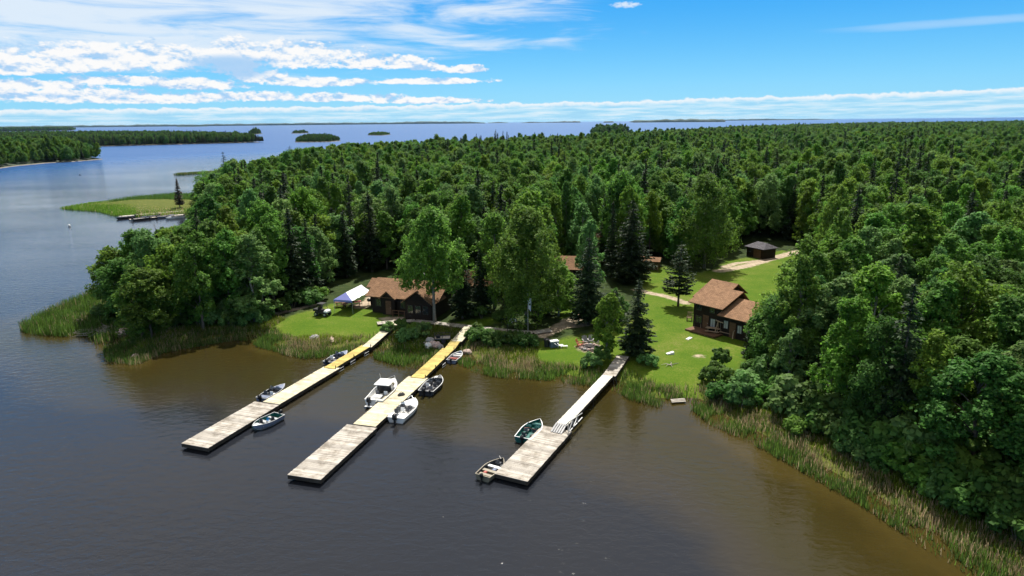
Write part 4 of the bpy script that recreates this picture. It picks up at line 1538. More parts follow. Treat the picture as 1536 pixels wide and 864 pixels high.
S1 = [dict(name='weathered_deck', mat=W_GREY, q=rect([(271.5, 664.9), (312.2, 672), (418.4, 607.5), (382.3, 602)], Z_DECK), z=Z_DECK, floats=1, lab='widest outer deck of weathered grey boards'),
      dict(name='pale_deck', mat=W_PALE, q=rect([(394, 602.4), (419.5, 606.4), (510.5, 551.6), (486.5, 549.6)], Z_DECK + 0.04), z=Z_DECK + 0.04, floats=1, lab='sun bleached middle deck'),
      dict(name='yellow_deck', mat=W_YEL, q=rect([(486, 551), (501, 553), (557, 519.6), (543, 518)], Z_DECK + 0.1), z=(Z_DECK + 0.1, Z_DECK + 0.16), posts=3.2, rise=0.3, lab='narrow yellow treated gangway'),
      dict(name='shore_ramp', mat=W_PALE, q=rect([(543, 518), (557, 519.6), (600, 486), (589, 484)], 0.85), z=(Z_DECK + 0.17, 1.1), posts=4.0, lab='pale shore ramp partly in tree shade')]
pier1, F1 = pier('wooden_dock', 'longest wooden dock on the left, with a grey float end and short yellow part', S1)
S2 = [dict(name='weathered_deck', mat=W_GREY, q=rect([(431, 711.7), (481, 720), (564.4, 642), (521.4, 636)], Z_DECK), z=Z_DECK, floats=1, lab='outer float of weathered grey boards'),
      dict(name='pale_deck', mat=W_PALE, q=rect([(529, 635), (564, 640.6), (641, 566.9), (614, 564)], Z_DECK + 0.04), z=Z_DECK + 0.04, floats=1, lab='sun bleached middle deck'),
      dict(name='yellow_deck', mat=W_YEL, q=rect([(616, 565), (636, 567.8), (681, 524.8), (664.6, 523.2)], Z_DECK + 0.1), z=(Z_DECK + 0.1, Z_DECK + 0.22), posts=2.6, rise=0.3, lab='long bright yellow gangway'),
      dict(name='yellow_ramp', mat=W_YEL, q=rect([(665.5, 524), (681.5, 525), (692, 511.4), (677.5, 511.4)], 0.78), z=(Z_DECK + 0.21, Z_DECK + 0.42), posts=3.0, lab='yellow ramp bending up to the shore'),
      dict(name='landing', mat=W_PALE, q=rect([(677.5, 511.4), (692, 511.4), (712, 491.5), (695, 490.5)], 1.0), z=(Z_DECK + 0.41, 1.08), posts=3.4, lab='pale landing at the head of the dock')]
pier2, F2 = pier('wooden_dock', 'middle wooden dock with the long bright yellow gangway and white boats alongside', S2)
S3 = [dict(name='weathered_deck', mat=W_GREY, q=rect([(740.6, 710), (792, 722.5), (858, 646), (813.6, 638.6)], Z_DECK), z=Z_DECK, floats=1, lab='wide float of pinkish grey boards'),
      dict(name='gangway', mat=W_WHITE, q=rect([(835.5, 633.3), (848.5, 639.5), (922.5, 563), (905, 561.3)], 0.9), z=(0.85, 1.0), posts=5.0, lab='narrow pale raised gangway'),
      dict(name='shore_ramp', mat=W_GREY, q=rect([(903.5, 562), (924, 563.4), (943.5, 535), (926, 533.5)], 1.05), z=(1.01, 1.12), posts=3.0, lab='wider grey shore ramp dappled by tree shade')]
pier3, F3 = pier('wooden_dock', 'right wooden dock, a wide grey float reached by a narrow raised gangway', S3)
# pier 3: striped roll-off ramp and steel truss at the foot of the gangway
q = [F3(p) for p in S3[1]['q']]
nl, nr, fr, fl = q
d = (fl - nl) / np.linalg.norm(fl - nl)
gang = [c for c in pier3.children if c.name.startswith('gangway')][0]
for i in range(5):
    mb = MB()
    t = (i + 0.5) / 5
    a = nl + (nr - nl) * t
    mb.bar((*(a + d * 0.15), 0.93), (*(a - d * 0.55), 0.80), 0.16, 0.05)
    mb.bar((*(a - d * 0.55), 0.80), (*(a - d * 1.25), Z_DECK + 0.04), 0.16, 0.05)
    mb.build('ramp_plate', M_DKGREY, gang)
mb = MB()
ax = (nr - nl) / np.linalg.norm(nr - nl)
o_ = nr + ax * 0.35
for a, b in (((0, .5), (3.6, .5)), ((0, .5), (0, 1.55)), ((0, 1.55), (3.6, .95)), ((1.2, .5), (1.2, 1.36)), ((0, .5), (1.2, 1.36)), ((2.4, .5), (2.4, 1.15)), ((1.2, .5), (2.4, 1.15))):
    mb.bar((*(o_ + d * (a[0] - 0.6)), a[1]), (*(o_ + d * (b[0] - 0.6)), b[1]), 0.07, 0.07)
mb.bar((*(o_ - d * 0.6), 1.5), (*(nr - ax * 0.1 - d * 0.2), 0.95), 0.05, 0.05)
mb.build('steel_truss', M_ALU, gang)

# side bracing hung from the yellow part of the left dock, and from the middle one
for par, q, F, ts in ((pier1, S1[2]['q'], F1, (0.12, 0.42, 0.8)), (pier2, S2[2]['q'], F2, (0.55,))):
    nl, nr, fr, fl = [F(p) for p in q]
    dk = [c for c in par.children if c.name.startswith('yellow_deck')][0]
    for t in ts:
        p = nr + (fr - nr) * t
        d = (fr - nr) / np.linalg.norm(fr - nr)
        ax = (nr - nl) / np.linalg.norm(nr - nl)
        mb = MB()
        c0 = p + ax * 0.3
        mb.tube([(*(c0 - d * .5), .1), (*(c0 - d * .5), .42), (*(c0 + d * .5), .42), (*(c0 + d * .5), .1), (*(c0 - d * .5), .1)], 0.035, 6)
        mb.tube([(*(p), .4), (*(c0), .42)], 0.03, 5)
        mb.build('brace', M_ALU, dk)

# boardwalk along the shore, linking the docks
pts_b = [GG(*p) for p in [(566, 487), (592, 484), (622, 483), (650, 486), (672, 489), (712, 493), (760, 498), (800, 501), (826, 497)]]
mb = MB()
for i in range(len(pts_b) - 1):
    a, b = pts_b[i], pts_b[i + 1]
    dd = (b - a)[:2]; dd = dd / np.linalg.norm(dd); nn = np.array([-dd[1], dd[0]]) * 0.65
    deck(mb, [a[:2] - nn, a[:2] + nn, b[:2] + nn, b[:2] - nn], (a[2] + 0.22, b[2] + 0.22), seed=i)
bw = mb.build('boardwalk', W_GREY)
tag(bw, kind='structure')
# ------------------------------------------------------------------ boats
def hull(L, B, H, rake=0.5, flare=0.72, n=11, vee=0.12, bow_pow=2.2, transom=0.86, sheer=0.16):
    """stations from transom (x = -L/2) to bow: half beam, sheer height, keel height"""
    st = []
    for i in range(n):
        t = i / (n - 1)
        hb = B / 2 * (transom + (1 - transom) * min(1, t * 2.2)) * (1 - max(0, (t - 0.42) / 0.58) ** bow_pow) + 0.015
        sh = H * (1 + sheer * (t ** 2))
        kz = -0.12 + (H * 0.9) * max(0, (t - 0.82) / 0.18) ** 2 * 0.9
        st.append((-L / 2 + L * t, hb, sh, kz))
    return st


def hull_parts(o, st, m_out, m_in, m_rail, floor=0.12, flare=0.78, wall=0.05, foredeck=None, stripe=None):
    """outer shell with gunwale, inner liner with floor, as parts of o"""
    mb = MB()
    prof = lambda hb, sh, kz: [(-hb, sh), (-hb * (flare + .12), kz + (sh - kz) * 0.42), (-hb * flare, kz + 0.12), (0, kz), (hb * flare, kz + 0.12), (hb * (flare + .12), kz + (sh - kz) * 0.42), (hb, sh)]
    rows = []
    for x, hb, sh, kz in st:
        rows.append([(x, y, z) for y, z in prof(hb, sh, min(kz, sh - 0.05))])
    m = 7
    vs = [v for r in rows for v in r]
    fs, ms = [], []
    for i in range(len(rows) - 1):
        for j in range(m - 1):
            fs.append((i * m + j, i * m + j + 1, (i + 1) * m + j + 1, (i + 1) * m + j))
            ms.append(1 if stripe is not None and j in (0, 5) else 0)
    fs.append(tuple(range(m - 1, -1, -1))); ms.append(0)
    mb.v, mb.f, mb.m = vs, fs, ms
    h = mb.build('hull', [m_out, stripe or m_out], o)
    # liner
    ib = MB()
    rows = []
    for x, hb, sh, kz in st:
        w = max(0.008, hb - wall)
        fz = min(sh - 0.03, max(floor, kz + 0.1))
        rows.append([(x + 0.02, -w, sh - 0.01), (x + 0.02, -w * 0.9, fz), (x + 0.02, w * 0.9, fz), (x + 0.02, w, sh - 0.01)])
    vs = [v for r in rows for v in r]
    fs = []
    for i in range(len(rows) - 1):
        for j in range(3):
            fs.append((i * 4 + j, (i + 1) * 4 + j, (i + 1) * 4 + j + 1, i * 4 + j + 1))
    fs.append((0, 1, 2, 3))
    ib.v, ib.f, ib.m = vs, fs, [0] * len(fs)
    ib.build('liner', m_in, o)
    # gunwale
    g = MB()
    for s in (-1, 1):
        for (x0, h0, s0, _), (x1, h1, s1, _) in zip(st[:-1], st[1:]):
            a = [(x0, s * (h0 + 0.015), s0 - 0.02), (x0, s * max(0.0, h0 - wall - 0.01), s0 - 0.02), (x0, s * max(0.0, h0 - wall - 0.01), s0 + 0.025), (x0, s * (h0 + 0.015), s0 + 0.025)]
            b = [(x1, s * (h1 + 0.015), s1 - 0.02), (x1, s * max(0.0, h1 - wall - 0.01), s1 - 0.02), (x1, s * max(0.0, h1 - wall - 0.01), s1 + 0.025), (x1, s * (h1 + 0.015), s1 + 0.025)]
            g.add(a + b, [(0, 1, 5, 4), (1, 2, 6, 5), (2, 3, 7, 6), (3, 0, 4, 7), (0, 3, 2, 1), (4, 5, 6, 7)])
    x, hb, sh, _ = st[0]
    g.box((x, 0, sh - 0.01), (0.07, hb * 2, 0.07))
    g.build('gunwale', m_rail, h)
    if foredeck:
        t0, mat = foredeck
        d = MB()
        sel = [q for q in st if q[0] >= st[0][0] + (st[-1][0] - st[0][0]) * t0]
        vs, fs = [], []
        for x, hb, sh, _ in sel:
            w = max(0.01, hb - 0.02)
            vs += [(x, -w, sh - 0.005), (x, 0, sh + 0.05), (x, w, sh - 0.005)]
        for i in range(len(sel) - 1):
            fs += [(i * 3, (i + 1) * 3, (i + 1) * 3 + 1, i * 3 + 1), (i * 3 + 1, (i + 1) * 3 + 1, (i + 1) * 3 + 2, i * 3 + 2)]
        x, hb, sh, _ = sel[0]
        k = len(vs)
        vs += [(x, -hb + 0.02, floor), (x, hb - 0.02, floor)]
        fs.append((0, 1, 2, k + 1, k))
        d.add(vs, fs)
        d.build('foredeck', mat, o)
    return h


def outboard(o, x, y, z, mat, s=1.0, tilt=0.0):
    m = MB()
    m.rbox((x - 0.22 * s, y, z + 0.25 * s), (0.42 * s, 0.30 * s, 0.42 * s), 0.09 * s)
    c = m.build('outboard_motor', mat, o, True)
    l = MB()
    l.box((x - 0.2 * s, y, z - 0.2 * s), (0.16 * s, 0.12 * s, 0.6 * s))
    l.box((x - 0.2 * s, y, z - 0.48 * s), (0.42 * s, 0.10 * s, 0.05 * s))
    l.box((x - 0.04 * s, y, z - 0.02 * s), (0.14 * s, 0.2 * s, 0.26 * s))
    l.build('leg', M_BLACK, c)


def chair(o, x, y, z, mat, face=1):
    m = MB()
    m.rbox((x, y, z + 0.28), (0.44, 0.44, 0.12), 0.04)
    s = m.build('seat', mat, o)
    b = MB()
    b.rbox((x - 0.2 * face, y, z + 0.52), (0.09, 0.42, 0.40), 0.03)
    b.build('backrest', mat, s)
    p = MB()
    p.tube([(x, y, z - 0.02), (x, y, z + 0.24)], 0.05, 7)
    p.build('pedestal', M_ALU, s)


def bench(o, x, w, z, mat, d=0.3):
    m = MB()
    m.rbox((x, 0, z), (d, w, 0.08), 0.02)
    m.box((x, 0, z / 2 + 0.04), (d * 0.85, w * 0.94, max(0.02, z - 0.14)))
    m.build('bench', mat, o)


def console(o, x, y, z, mat, shield=True, w=0.55):
    m = MB()
    m.rbox((x, y, z + 0.3), (0.4, w, 0.6), 0.08)
    c = m.build('console', mat, o)
    s = MB()
    s.tube([(x - 0.24, y + 0.12 * math.cos(a), z + 0.55 + 0.12 * math.sin(a)) for a in np.linspace(0, 6.283, 11)], 0.015, 5, caps=False)
    s.build('steering_wheel', M_BLACK, c)
    if shield:
        g = MB()
        g.add([(x + 0.12, y - w / 2, z + 0.6), (x + 0.12, y + w / 2, z + 0.6), (x - 0.03, y + w / 2 - 0.04, z + 0.92), (x - 0.03, y - w / 2 + 0.04, z + 0.92),
               (x + 0.135, y - w / 2, z + 0.6), (x + 0.135, y + w / 2, z + 0.6), (x - 0.015, y + w / 2 - 0.04, z + 0.92), (x - 0.015, y - w / 2 + 0.04, z + 0.92)],
              [(0, 1, 2, 3), (7, 6, 5, 4), (0, 4, 5, 1), (1, 5, 6, 2), (2, 6, 7, 3), (3, 7, 4, 0)])
        g.build('windshield', M_SHIELD, c)


def boat(name, label, stern_px, bow_px, beam, z=0.42, cat='boat', group=None, shift=0.0):
    a, b = G(*stern_px, z), G(*bow_px, z)
    c = (a + b) / 2
    rz = yaw(a, b)
    c = c + np.array([-math.sin(rz), math.cos(rz)]) * shift
    L = np.linalg.norm(b - a)
    o = thing(name, label, cat, (c[0], c[1], 0), rz, group or 'boats moored at the docks')
    o.scale = (0.96, 0.93, 0.88)
    return o, L


# 1 dark tinted boat on the far side of the left dock (pale part)
o, L = boat('motor_boat', 'blue grey boat half hidden behind the pale part of the left dock', (391, 597.5), (428, 576), 1.65)
st = hull(L, 1.65, 0.5)
hull_parts(o, st, M_BLUEG, M_DKGREY, M_ALU, foredeck=(0.68, M_BLUEG))
console(o, 0.25, -0.42, 0.12, M_DKGREY); console(o, 0.25, 0.42, 0.12, M_DKGREY, True)
chair(o, -0.6, -0.42, 0.12, M_WHITE); chair(o, -0.6, 0.42, 0.12, M_DKGREY); bench(o, -L / 2 + 0.55, 1.6, 0.42, M_BLUEG, 0.6)
outboard(o, -L / 2, 0, 0.5, M_BLACK, 1.1)

# 2 aluminium boat on the near side of the grey float, bow towards the open lake
o, L = boat('fishing_boat', 'silver aluminium fishing boat beside the outer grey float of the left dock', (420, 620), (377.5, 641), 1.75, 0.5)
st = hull(L, 1.75, 0.58)
hull_parts(o, st, M_ALU, M_TEAL, M_ALU, foredeck=(0.80, M_ALU), stripe=M_BLUEG)
bench(o, -L * 0.27, 1.45, 0.40, M_ALU); bench(o, L * 0.02, 1.5, 0.40, M_ALU, 0.42); bench(o, L * 0.22, 1.2, 0.42, M_ALU, 0.34)
chair(o, -0.35, 0.36, 0.14, M_DKGREY); chair(o, 0.55, -0.3, 0.14, M_DKGREY); console(o, 0.15, 0.5, 0.14, M_ALU, True, 0.4)
outboard(o, -L / 2, 0.0, 0.55, M_BLACK, 0.9)

# 3 navy boat tucked behind the yellow gangway of the left dock
o, L = boat('motor_boat', 'navy boat tucked behind the yellow gangway of the left dock', (491, 543.5), (521.5, 526.5), 1.7)
st = hull(L, 1.7, 0.52)
hull_parts(o, st, M_NAVY, M_GREYC, M_ALU, foredeck=(0.66, M_BLUEG))
console(o, 0.4, -0.4, 0.14, M_NAVY); console(o, 0.4, 0.42, 0.14, M_NAVY)
chair(o, -0.5, -0.42, 0.14, M_DKGREY); chair(o, -0.5, 0.42, 0.14, M_WHITE)
outboard(o, -L / 2, 0, 0.55, M_BLACK, 1.0)

# 4 white cabin cruiser
o, L = boat('cabin_cruiser', 'white cabin cruiser with hardtop moored left of the middle dock', (560, 602.5), (592.5, 570.5), 2.5, 0.6, shift=0.0)
st = hull(L, 2.45, 0.85, bow_pow=2.4, sheer=0.22)
hull_parts(o, st, M_WHITE, M_WHITE, M_WHITE, floor=0.30, foredeck=(0.56, M_WHITE))
mb = MB()   # cabin trunk, raked in front, open to the cockpit
x0, x1 = -0.1, L * 0.27
for s in (-1, 1):
    mb.add([(x0, s * 0.95, 0.85), (x1, s * 0.72, 0.92), (x1 - 0.7, s * 0.62, 1.62), (x0, s * 0.84, 1.66),
            (x0, s * 0.90, 0.85), (x1, s * 0.67, 0.92), (x1 - 0.7, s * 0.57, 1.62), (x0, s * 0.79, 1.66)],
           [(0, 1, 2, 3), (7, 6, 5, 4), (0, 4, 5, 1), (1, 5, 6, 2), (2, 6, 7, 3), (3, 7, 4, 0)])
mb.add([(x1, -0.72, 0.92), (x1, 0.72, 0.92), (x1 - 0.25, 0.69, 1.15), (x1 - 0.25, -0.69, 1.15)], [(0, 1, 2, 3)])
cab = mb.build('cabin', M_WHITE, o)
rf = MB()
rf.rbox(((x0 + x1 - 0.7) / 2 - 0.25, 0, 1.72), (x1 - 0.7 - x0 + 0.9, 1.85, 0.10), 0.06)
rf.rbox(((x0 + x1 - 0.7) / 2 - 0.15, 0, 1.80), (0.5, 0.6, 0.06), 0.03)
rf.build('hardtop', M_WHITE, cab)
g = MB()
g.add([(x1 - 0.26, -0.66, 1.17), (x1 - 0.26, 0.66, 1.17), (x1 - 0.68, 0.58, 1.62), (x1 - 0.68, -0.58, 1.62)], [(0, 1, 2, 3)])
for s in (-1, 1):
    g.add([(x0 + 0.15, s * 0.945, 1.12), (x1 - 0.5, s * 0.80, 1.15), (x1 - 0.85, s * 0.72, 1.52), (x0 + 0.15, s * 0.885, 1.52)], [(0, 1, 2, 3)])
g.build('window', M_GLASS, cab)
d = MB()
d.add([(x0 + 0.05, -0.86, 0.32), (x0 + 0.05, 0.86, 0.32), (x0 + 0.05, 0.80, 1.6), (x0 + 0.05, -0.80, 1.6)], [(0, 1, 2, 3)])
d.build('bulkhead', M_BLACK, cab)
bench(o, -L / 2 + 0.45, 1.8, 0.62, M_WHITE, 0.5)
chair(o, -0.65, -0.5, 0.32, M_WHITE); chair(o, -0.65, 0.5, 0.32, M_GREYC)
m = MB(); m.rbox((-1.6, 0.05, 0.55), (0.8, 0.8, 0.45), 0.06); m.build('engine_box', M_WHITE, o)
rl = MB()
for s in (-1, 1):
    P = [(x, s * max(0.02, hb - 0.08), sh + 0.32) for x, hb, sh, _ in st[6:]]
    rl.tube(P, 0.018, 5)
    for q in P[::2]:
        rl.tube([q, (q[0], q[1], q[2] - 0.32)], 0.015, 5)
rl.build('bow_rail', M_ALU, o)
an = MB(); an.tube([(0.3, 0.5, 1.7), (0.2, 0.55, 2.7)], 0.015, 5); an.build('aerial', M_WHITE, cab)
sw = MB(); sw.box((-L / 2 - 0.3, 0, 0.22), (0.6, 1.7, 0.06)); sw.build('swim_platform', M_WHITE, o)
outboard(o, -L / 2 - 0.05, 0.45, 0.72, M_BLACK, 1.25); outboard(o, -L / 2 - 0.05, -0.35, 0.7, M_WHITE, 0.8)

# 5 white open boat
o, L = boat('speed_boat', 'white open boat with small dark consoles moored right of the middle dock', (593, 628), (623.5, 598), 2.2, 0.5)
st = hull(L, 2.15, 0.62, bow_pow=2.6)
hull_parts(o, st, M_WHITE, M_WHITE, M_WHITE, floor=0.34, foredeck=(0.52, M_WHITE))
m = MB(); m.rbox((-L / 2 + 0.7, 0, 0.5), (1.2, 1.75, 0.2), 0.04); m.build('aft_deck', M_WHITE, o)
console(o, 0.2, 0.45, 0.34, M_DKGREY); console(o, 0.15, -0.4, 0.30, M_DKGREY, False, 0.4)
for yy in (-0.5, 0.0, 0.5):
    chair(o, -0.55, yy, 0.34, M_DKGREY if yy else M_WHITE)
chair(o, -L / 2 + 0.9, 0.25, 0.58, M_DKGREY)
m = MB(); m.tube([(L / 2 - 0.35, 0.1, 0.8), (L / 2 + 0.1, 0.5, 0.95), (L / 2 - 0.6, 0.62, 0.85)], 0.05, 6); m.build('trolling_motor', M_ALU, o)
outboard(o, -L / 2, 0, 0.6, M_BLACK, 1.35)

# 6 dark boat on the right of the middle dock
o, L = boat('fishing_boat', 'dark grey boat full of seats and gear, right of the middle dock', (638, 587.5), (661.5, 563.5), 2.1, 0.5)
st = hull(L, 2.1, 0.62)
hull_parts(o, st, M_DKGREY, M_GREYC, M_ALU, floor=0.2, foredeck=(0.72, M_DKGREY))
console(o, 0.3, -0.5, 0.2, M_DKGREY); console(o, 0.3, 0.5, 0.2, M_DKGREY)
for x, yy, mt in ((-0.5, -0.45, M_DKGREY), (-0.5, 0.45, M_WHITE), (-1.3, -0.3, M_GREYC), (-1.3, 0.5, M_DKGREY), (1.2, 0, M_DKGREY)):
    chair(o, x, yy, 0.2, mt)
m = MB(); m.rbox((L / 2 - 1.0, 0.2, 0.78), (0.5, 0.35, 0.2), 0.05); m.build('gear_box', M_WHITE, o)
outboard(o, -L / 2, 0.15, 0.58, M_BLACK, 1.25); outboard(o, -L / 2, -0.55, 0.55, M_BLACK, 0.7)

# 7 small boat with red seats by the reeds
o, L = boat('row_boat', 'small grey boat with red seat by the reeds at the yellow ramp', (676.5, 541), (692, 527), 1.5, 0.4)
st = hull(L, 1.5, 0.5)
hull_parts(o, st, M_BLUEG, M_ALU, M_ALU, foredeck=(0.82, M_BLUEG))
bench(o, -L * 0.2, 1.2, 0.38, M_RED); bench(o, L * 0.1, 1.2, 0.38, M_ALU); bench(o, L * 0.28, 0.9, 0.38, M_WHITE, 0.24)
outboard(o, -L / 2, 0, 0.45, M_BLACK, 0.75)

# 8 green boat
o, L = boat('fishing_boat', 'teal green boat with windshield at the inner corner of the right dock float', (783.5, 658), (810.5, 629.5), 2.0, 0.5)
st = hull(L, 2.0, 0.62)
hull_parts(o, st, M_TEAL, M_TEAL, M_ALU, floor=0.16, foredeck=None)
m = MB()
m.add([(L * 0.18, -0.8, 0.68), (L * 0.18, 0.8, 0.68), (L * 0.10, 0.72, 1.0), (L * 0.10, -0.72, 1.0), (L * 0.18 + .02, -0.8, 0.68), (L * 0.18 + .02, 0.8, 0.68), (L * 0.10 + .02, 0.72, 1.0), (L * 0.10 + .02, -0.72, 1.0)],
      [(0, 1, 2, 3), (7, 6, 5, 4), (0, 4, 5, 1), (1, 5, 6, 2), (2, 6, 7, 3), (3, 7, 4, 0)])
m.build('windshield', M_SHIELD, o)
console(o, L * 0.1, -0.45, 0.16, M_TEAL, False); console(o, L * 0.1, 0.45, 0.16, M_TEAL, False)
bench(o, L * 0.33, 1.0, 0.42, M_TEAL, 0.5)
chair(o, -0.2, -0.45, 0.16, M_DKGREY); chair(o, -0.2, 0.45, 0.16, M_GREYC); chair(o, -1.3, 0.2, 0.16, M_DKGREY)
m = MB(); m.rbox((-1.0, -0.5, 0.35), (0.5, 0.4, 0.3), 0.05); m.build('tackle_box', M_BLACK, o)
m = MB(); m.tube([(-0.2, -0.7, 0.6), (-1.1, -0.1, 1.3), (-1.6, 0.1, 1.4)], 0.015, 5); m.build('fishing_rod', M_RED, o)
outboard(o, -L / 2, 0, 0.55, M_BLACK, 1.0)

# 9 tan rowing boat
o, L = boat('row_boat', 'tan open boat with bench seats at the outer end of the right dock', (723, 714.5), (755.5, 688), 1.7, 0.45)
st = hull(L, 1.7, 0.55)
hull_parts(o, st, M_TAN, M_DKGREY, M_TAN, floor=0.14)
bench(o, -L * 0.36, 1.25, 0.40, M_TAN, 0.34); bench(o, -L * 0.16, 1.4, 0.42, M_TAN, 0.36); bench(o, L * 0.08, 1.35, 0.42, M_ALU, 0.34)
chair(o, L * 0.28, 0, 0.18, M_DKGREY)
m = MB(); m.rbox((-L * 0.26, 0.25, 0.32), (0.4, 0.3, 0.3), 0.05); m.build('fuel_tank', M_RED, o)
m = MB(); m.rbox((-L * 0.03, -0.2, 0.3), (0.42, 0.34, 0.3), 0.05); m.build('cooler', M_BLUEG, o)
m = MB(); m.tube([(L / 2 - 0.4, 0.0, 0.7), (L / 2 - 0.1, 0.35, 0.78)], 0.05, 6); m.build('trolling_motor', M_BLACK, o)
outboard(o, -L / 2, 0, 0.5, M_BLACK, 0.8)

# far docks below the dead conifer, with small boats
def far_dock(label, pxs, w, seed):
    a, b = G(*pxs[0], 0.5), G(*pxs[1], 0.5)
    rz = yaw(a, b)
    L = np.linalg.norm(b - a)
    o = thing('wooden_dock', label, 'dock', (a[0], a[1], 0), rz)
    m = MB(); deck(m, [(0, w / 2), (0, -w / 2), (L, -w / 2), (L, w / 2)], 0.5, board=0.5, seed=seed)
    m.build('deck', W_GREY, o)
    for k in range(int(L / 5) + 1):
        for s in (-1, 1):
            p = MB(); p.tube([(min(L - .2, k * 5 + 0.3), s * w / 2, -1), (min(L - .2, k * 5 + 0.3), s * w / 2, 0.9)], 0.09, 6)
            p.build('post', W_DARK, o)


far_dock('farther of two long grey docks at the marshy spit', [(179, 324.5), (276, 316)], 2.0, 3)
far_dock('nearer of two long grey docks at the marshy spit', [(194, 329), (276, 321.5)], 2.0, 4)
proto = None
for i, (px, py, lab, mt) in enumerate([(188, 326.5, 'dark boat at the outer end of the far docks', M_BLACK), (214, 328.5, 'grey boat between the two far docks, nearest the lake', M_DKGREY),
                                       (225, 325.5, 'navy boat moored between the far docks, mid row', M_NAVY), (249, 325, 'blue grey boat in the row at the far docks', M_BLUEG), (262, 326.5, 'white boat nearest the trees at the far docks', M_WHITE)]):
    a = G(px, py, 0.3)
    o = thing('fishing_boat', lab, 'boat', (a[0], a[1], 0), yaw(G(179, 324.5), G(276, 316)) + (0.08 if i % 2 else 3.2), 'boats at the far docks')
    st = hull(5.2, 1.9, 0.6)
    hull_parts(o, st, mt, M_GREYC, M_ALU, foredeck=(0.7, mt))
    bench(o, -0.6, 1.6, 0.45, M_ALU); outboard(o, -2.6, 0, 0.55, M_BLACK, 1.1)
# two small mooring buoys on the open water at the left
for px, py, lab, mt in ((120, 263, 'small dark buoy on the lake off the left island', M_BLACK), (104, 340, 'small white buoy on the lake below the marshy spit', M_WHITE)):
    a = G(px, py)
    m = MB(); m.ell((0, 0, 0.25), (0.34, 0.34, 0.38), 10, 7); m.tube([(0, 0, 0.5), (0, 0, 0.85)], 0.05, 6)
    o = m.build('mooring_buoy', mt, None, True); o.location = (a[0], a[1], 0)
    tag(o, lab, 'buoy')

# things lying on the middle dock
a = G(602, 594, 0.52)
m = MB(); m.rbox((0, 0, 0.16), (0.75, 0.42, 0.32), 0.12); m.tube([(-0.25, 0, 0.3), (0, 0, 0.48), (0.25, 0, 0.3)], 0.025, 5)
o = m.build('duffel_bag', M_BLACK); o.location = (a[0], a[1], 0.525); o.rotation_euler.z = 0.5
tag(o, 'black duffel bag lying on the pale middle dock', 'bag')
cord = [(577, 589), (570, 603), (560, 616), (546, 627), (538, 632.5), (541, 627.5), (549, 626), (552, 629), (545, 635), (533, 643), (521, 651), (517, 653), (519, 648), (528, 639), (538, 628), (552, 615), (566, 604), (576, 592)]
P = []
for x, y in cord:
    g = G(x, y, 0.55)
    on = y > 637
    P.append((g[0], g[1], 0.505 if on else 0.55))
m = MB(); m.tube(P, 0.022, 6)
o = m.build('cable', M_BLACK); tag(o, 'black cable looped along the middle dock', 'cable')
# ------------------------------------------------------------------ buildings
def wall_box(mb, x0, x1, y0, y1, z0, z1, t=0.0):
    mb.box(((x0 + x1) / 2, (y0 + y1) / 2, (z0 + z1) / 2), (x1 - x0, y1 - y0, z1 - z0))


def roof_mesh(planes, name, mat, parent, thick=0.12, under=None):
    """each plane is 4 corners, eave edge first; laid out so that shingle courses follow the eave"""
    mb = MB()
    uvs = []
    for p in planes:
        p = [Vector(q) for q in p]
        n = (p[1] - p[0]).cross(p[2] - p[0]).normalized()
        if n.z < 0:
            n = -n
        u = (p[1] - p[0]).normalized()
        w = n.cross(u)
        top = p; bot = [q - n * thick for q in p]
        k = len(p)
        mb.add(top + bot, [tuple(range(k)), tuple(range(2 * k - 1, k - 1, -1))] + [(i, i + k, (i + 1) % k + k, (i + 1) % k) for i in range(k)])
        for f in range(k + 2):
            uvs.append((u, w, p[0]))
    me = mb.mesh(name, mat)
    uv = me.uv_layers.new(name='courses')
    for f, (u, w, o) in zip(me.polygons, uvs):
        for li in f.loop_indices:
            d = me.vertices[me.loops[li].vertex_index].co - o
            uv.data[li].uv = (d.dot(u), d.dot(w))
    return link(name, me, parent)


def window(parent, x, y, z, w, h, axis='y', sgn=-1, glass=None, frame=None):
    """window on a wall facing axis*sgn; (x, y, z) is its centre on the wall"""
    f = MB()
    t = 0.05
    def B(cx, cz, sx, sz, dep, off):
        if axis == 'y':
            f.box((x + cx, y + sgn * off, z + cz), (sx, dep, sz))
        else:
            f.box((x + sgn * off, y + cx, z + cz), (dep, sx, sz))
    B(0, h / 2 + t / 2, w + 2 * t, t, 0.08, 0.045); B(0, -h / 2 - t / 2, w + 2 * t, t, 0.10, 0.055)
    B(-w / 2 - t / 2, 0, t, h, 0.08, 0.045); B(w / 2 + t / 2, 0, t, h, 0.08, 0.045); B(0, 0, 0.035, h, 0.05, 0.03)
    fr = f.build('window', frame or M_DKFRAME, parent)
    g = MB()
    if axis == 'y':
        g.box((x, y + sgn * 0.008, z), (w, 0.03, h))
    else:
        g.box((x + sgn * 0.008, y, z), (0.03, w, h))
    g.build('pane', glass or M_GLASS, fr)


def door(parent, x, y, z, w=0.9, h=2.0, sgn=-1, mat=None):
    d = MB(); d.box((x, y + sgn * 0.03, z + h / 2), (w, 0.08, h))
    d.box((x, y + sgn * 0.08, z + h * 0.72), (w * 0.7, 0.03, h * 0.35))
    o = d.build('door', mat or W_BROWN, parent)
    k = MB(); k.ell((x + w * 0.38, y + sgn * 0.1, z + 1.0), (0.04, 0.05, 0.04), 8, 5); k.build('handle', M_ALU, o)


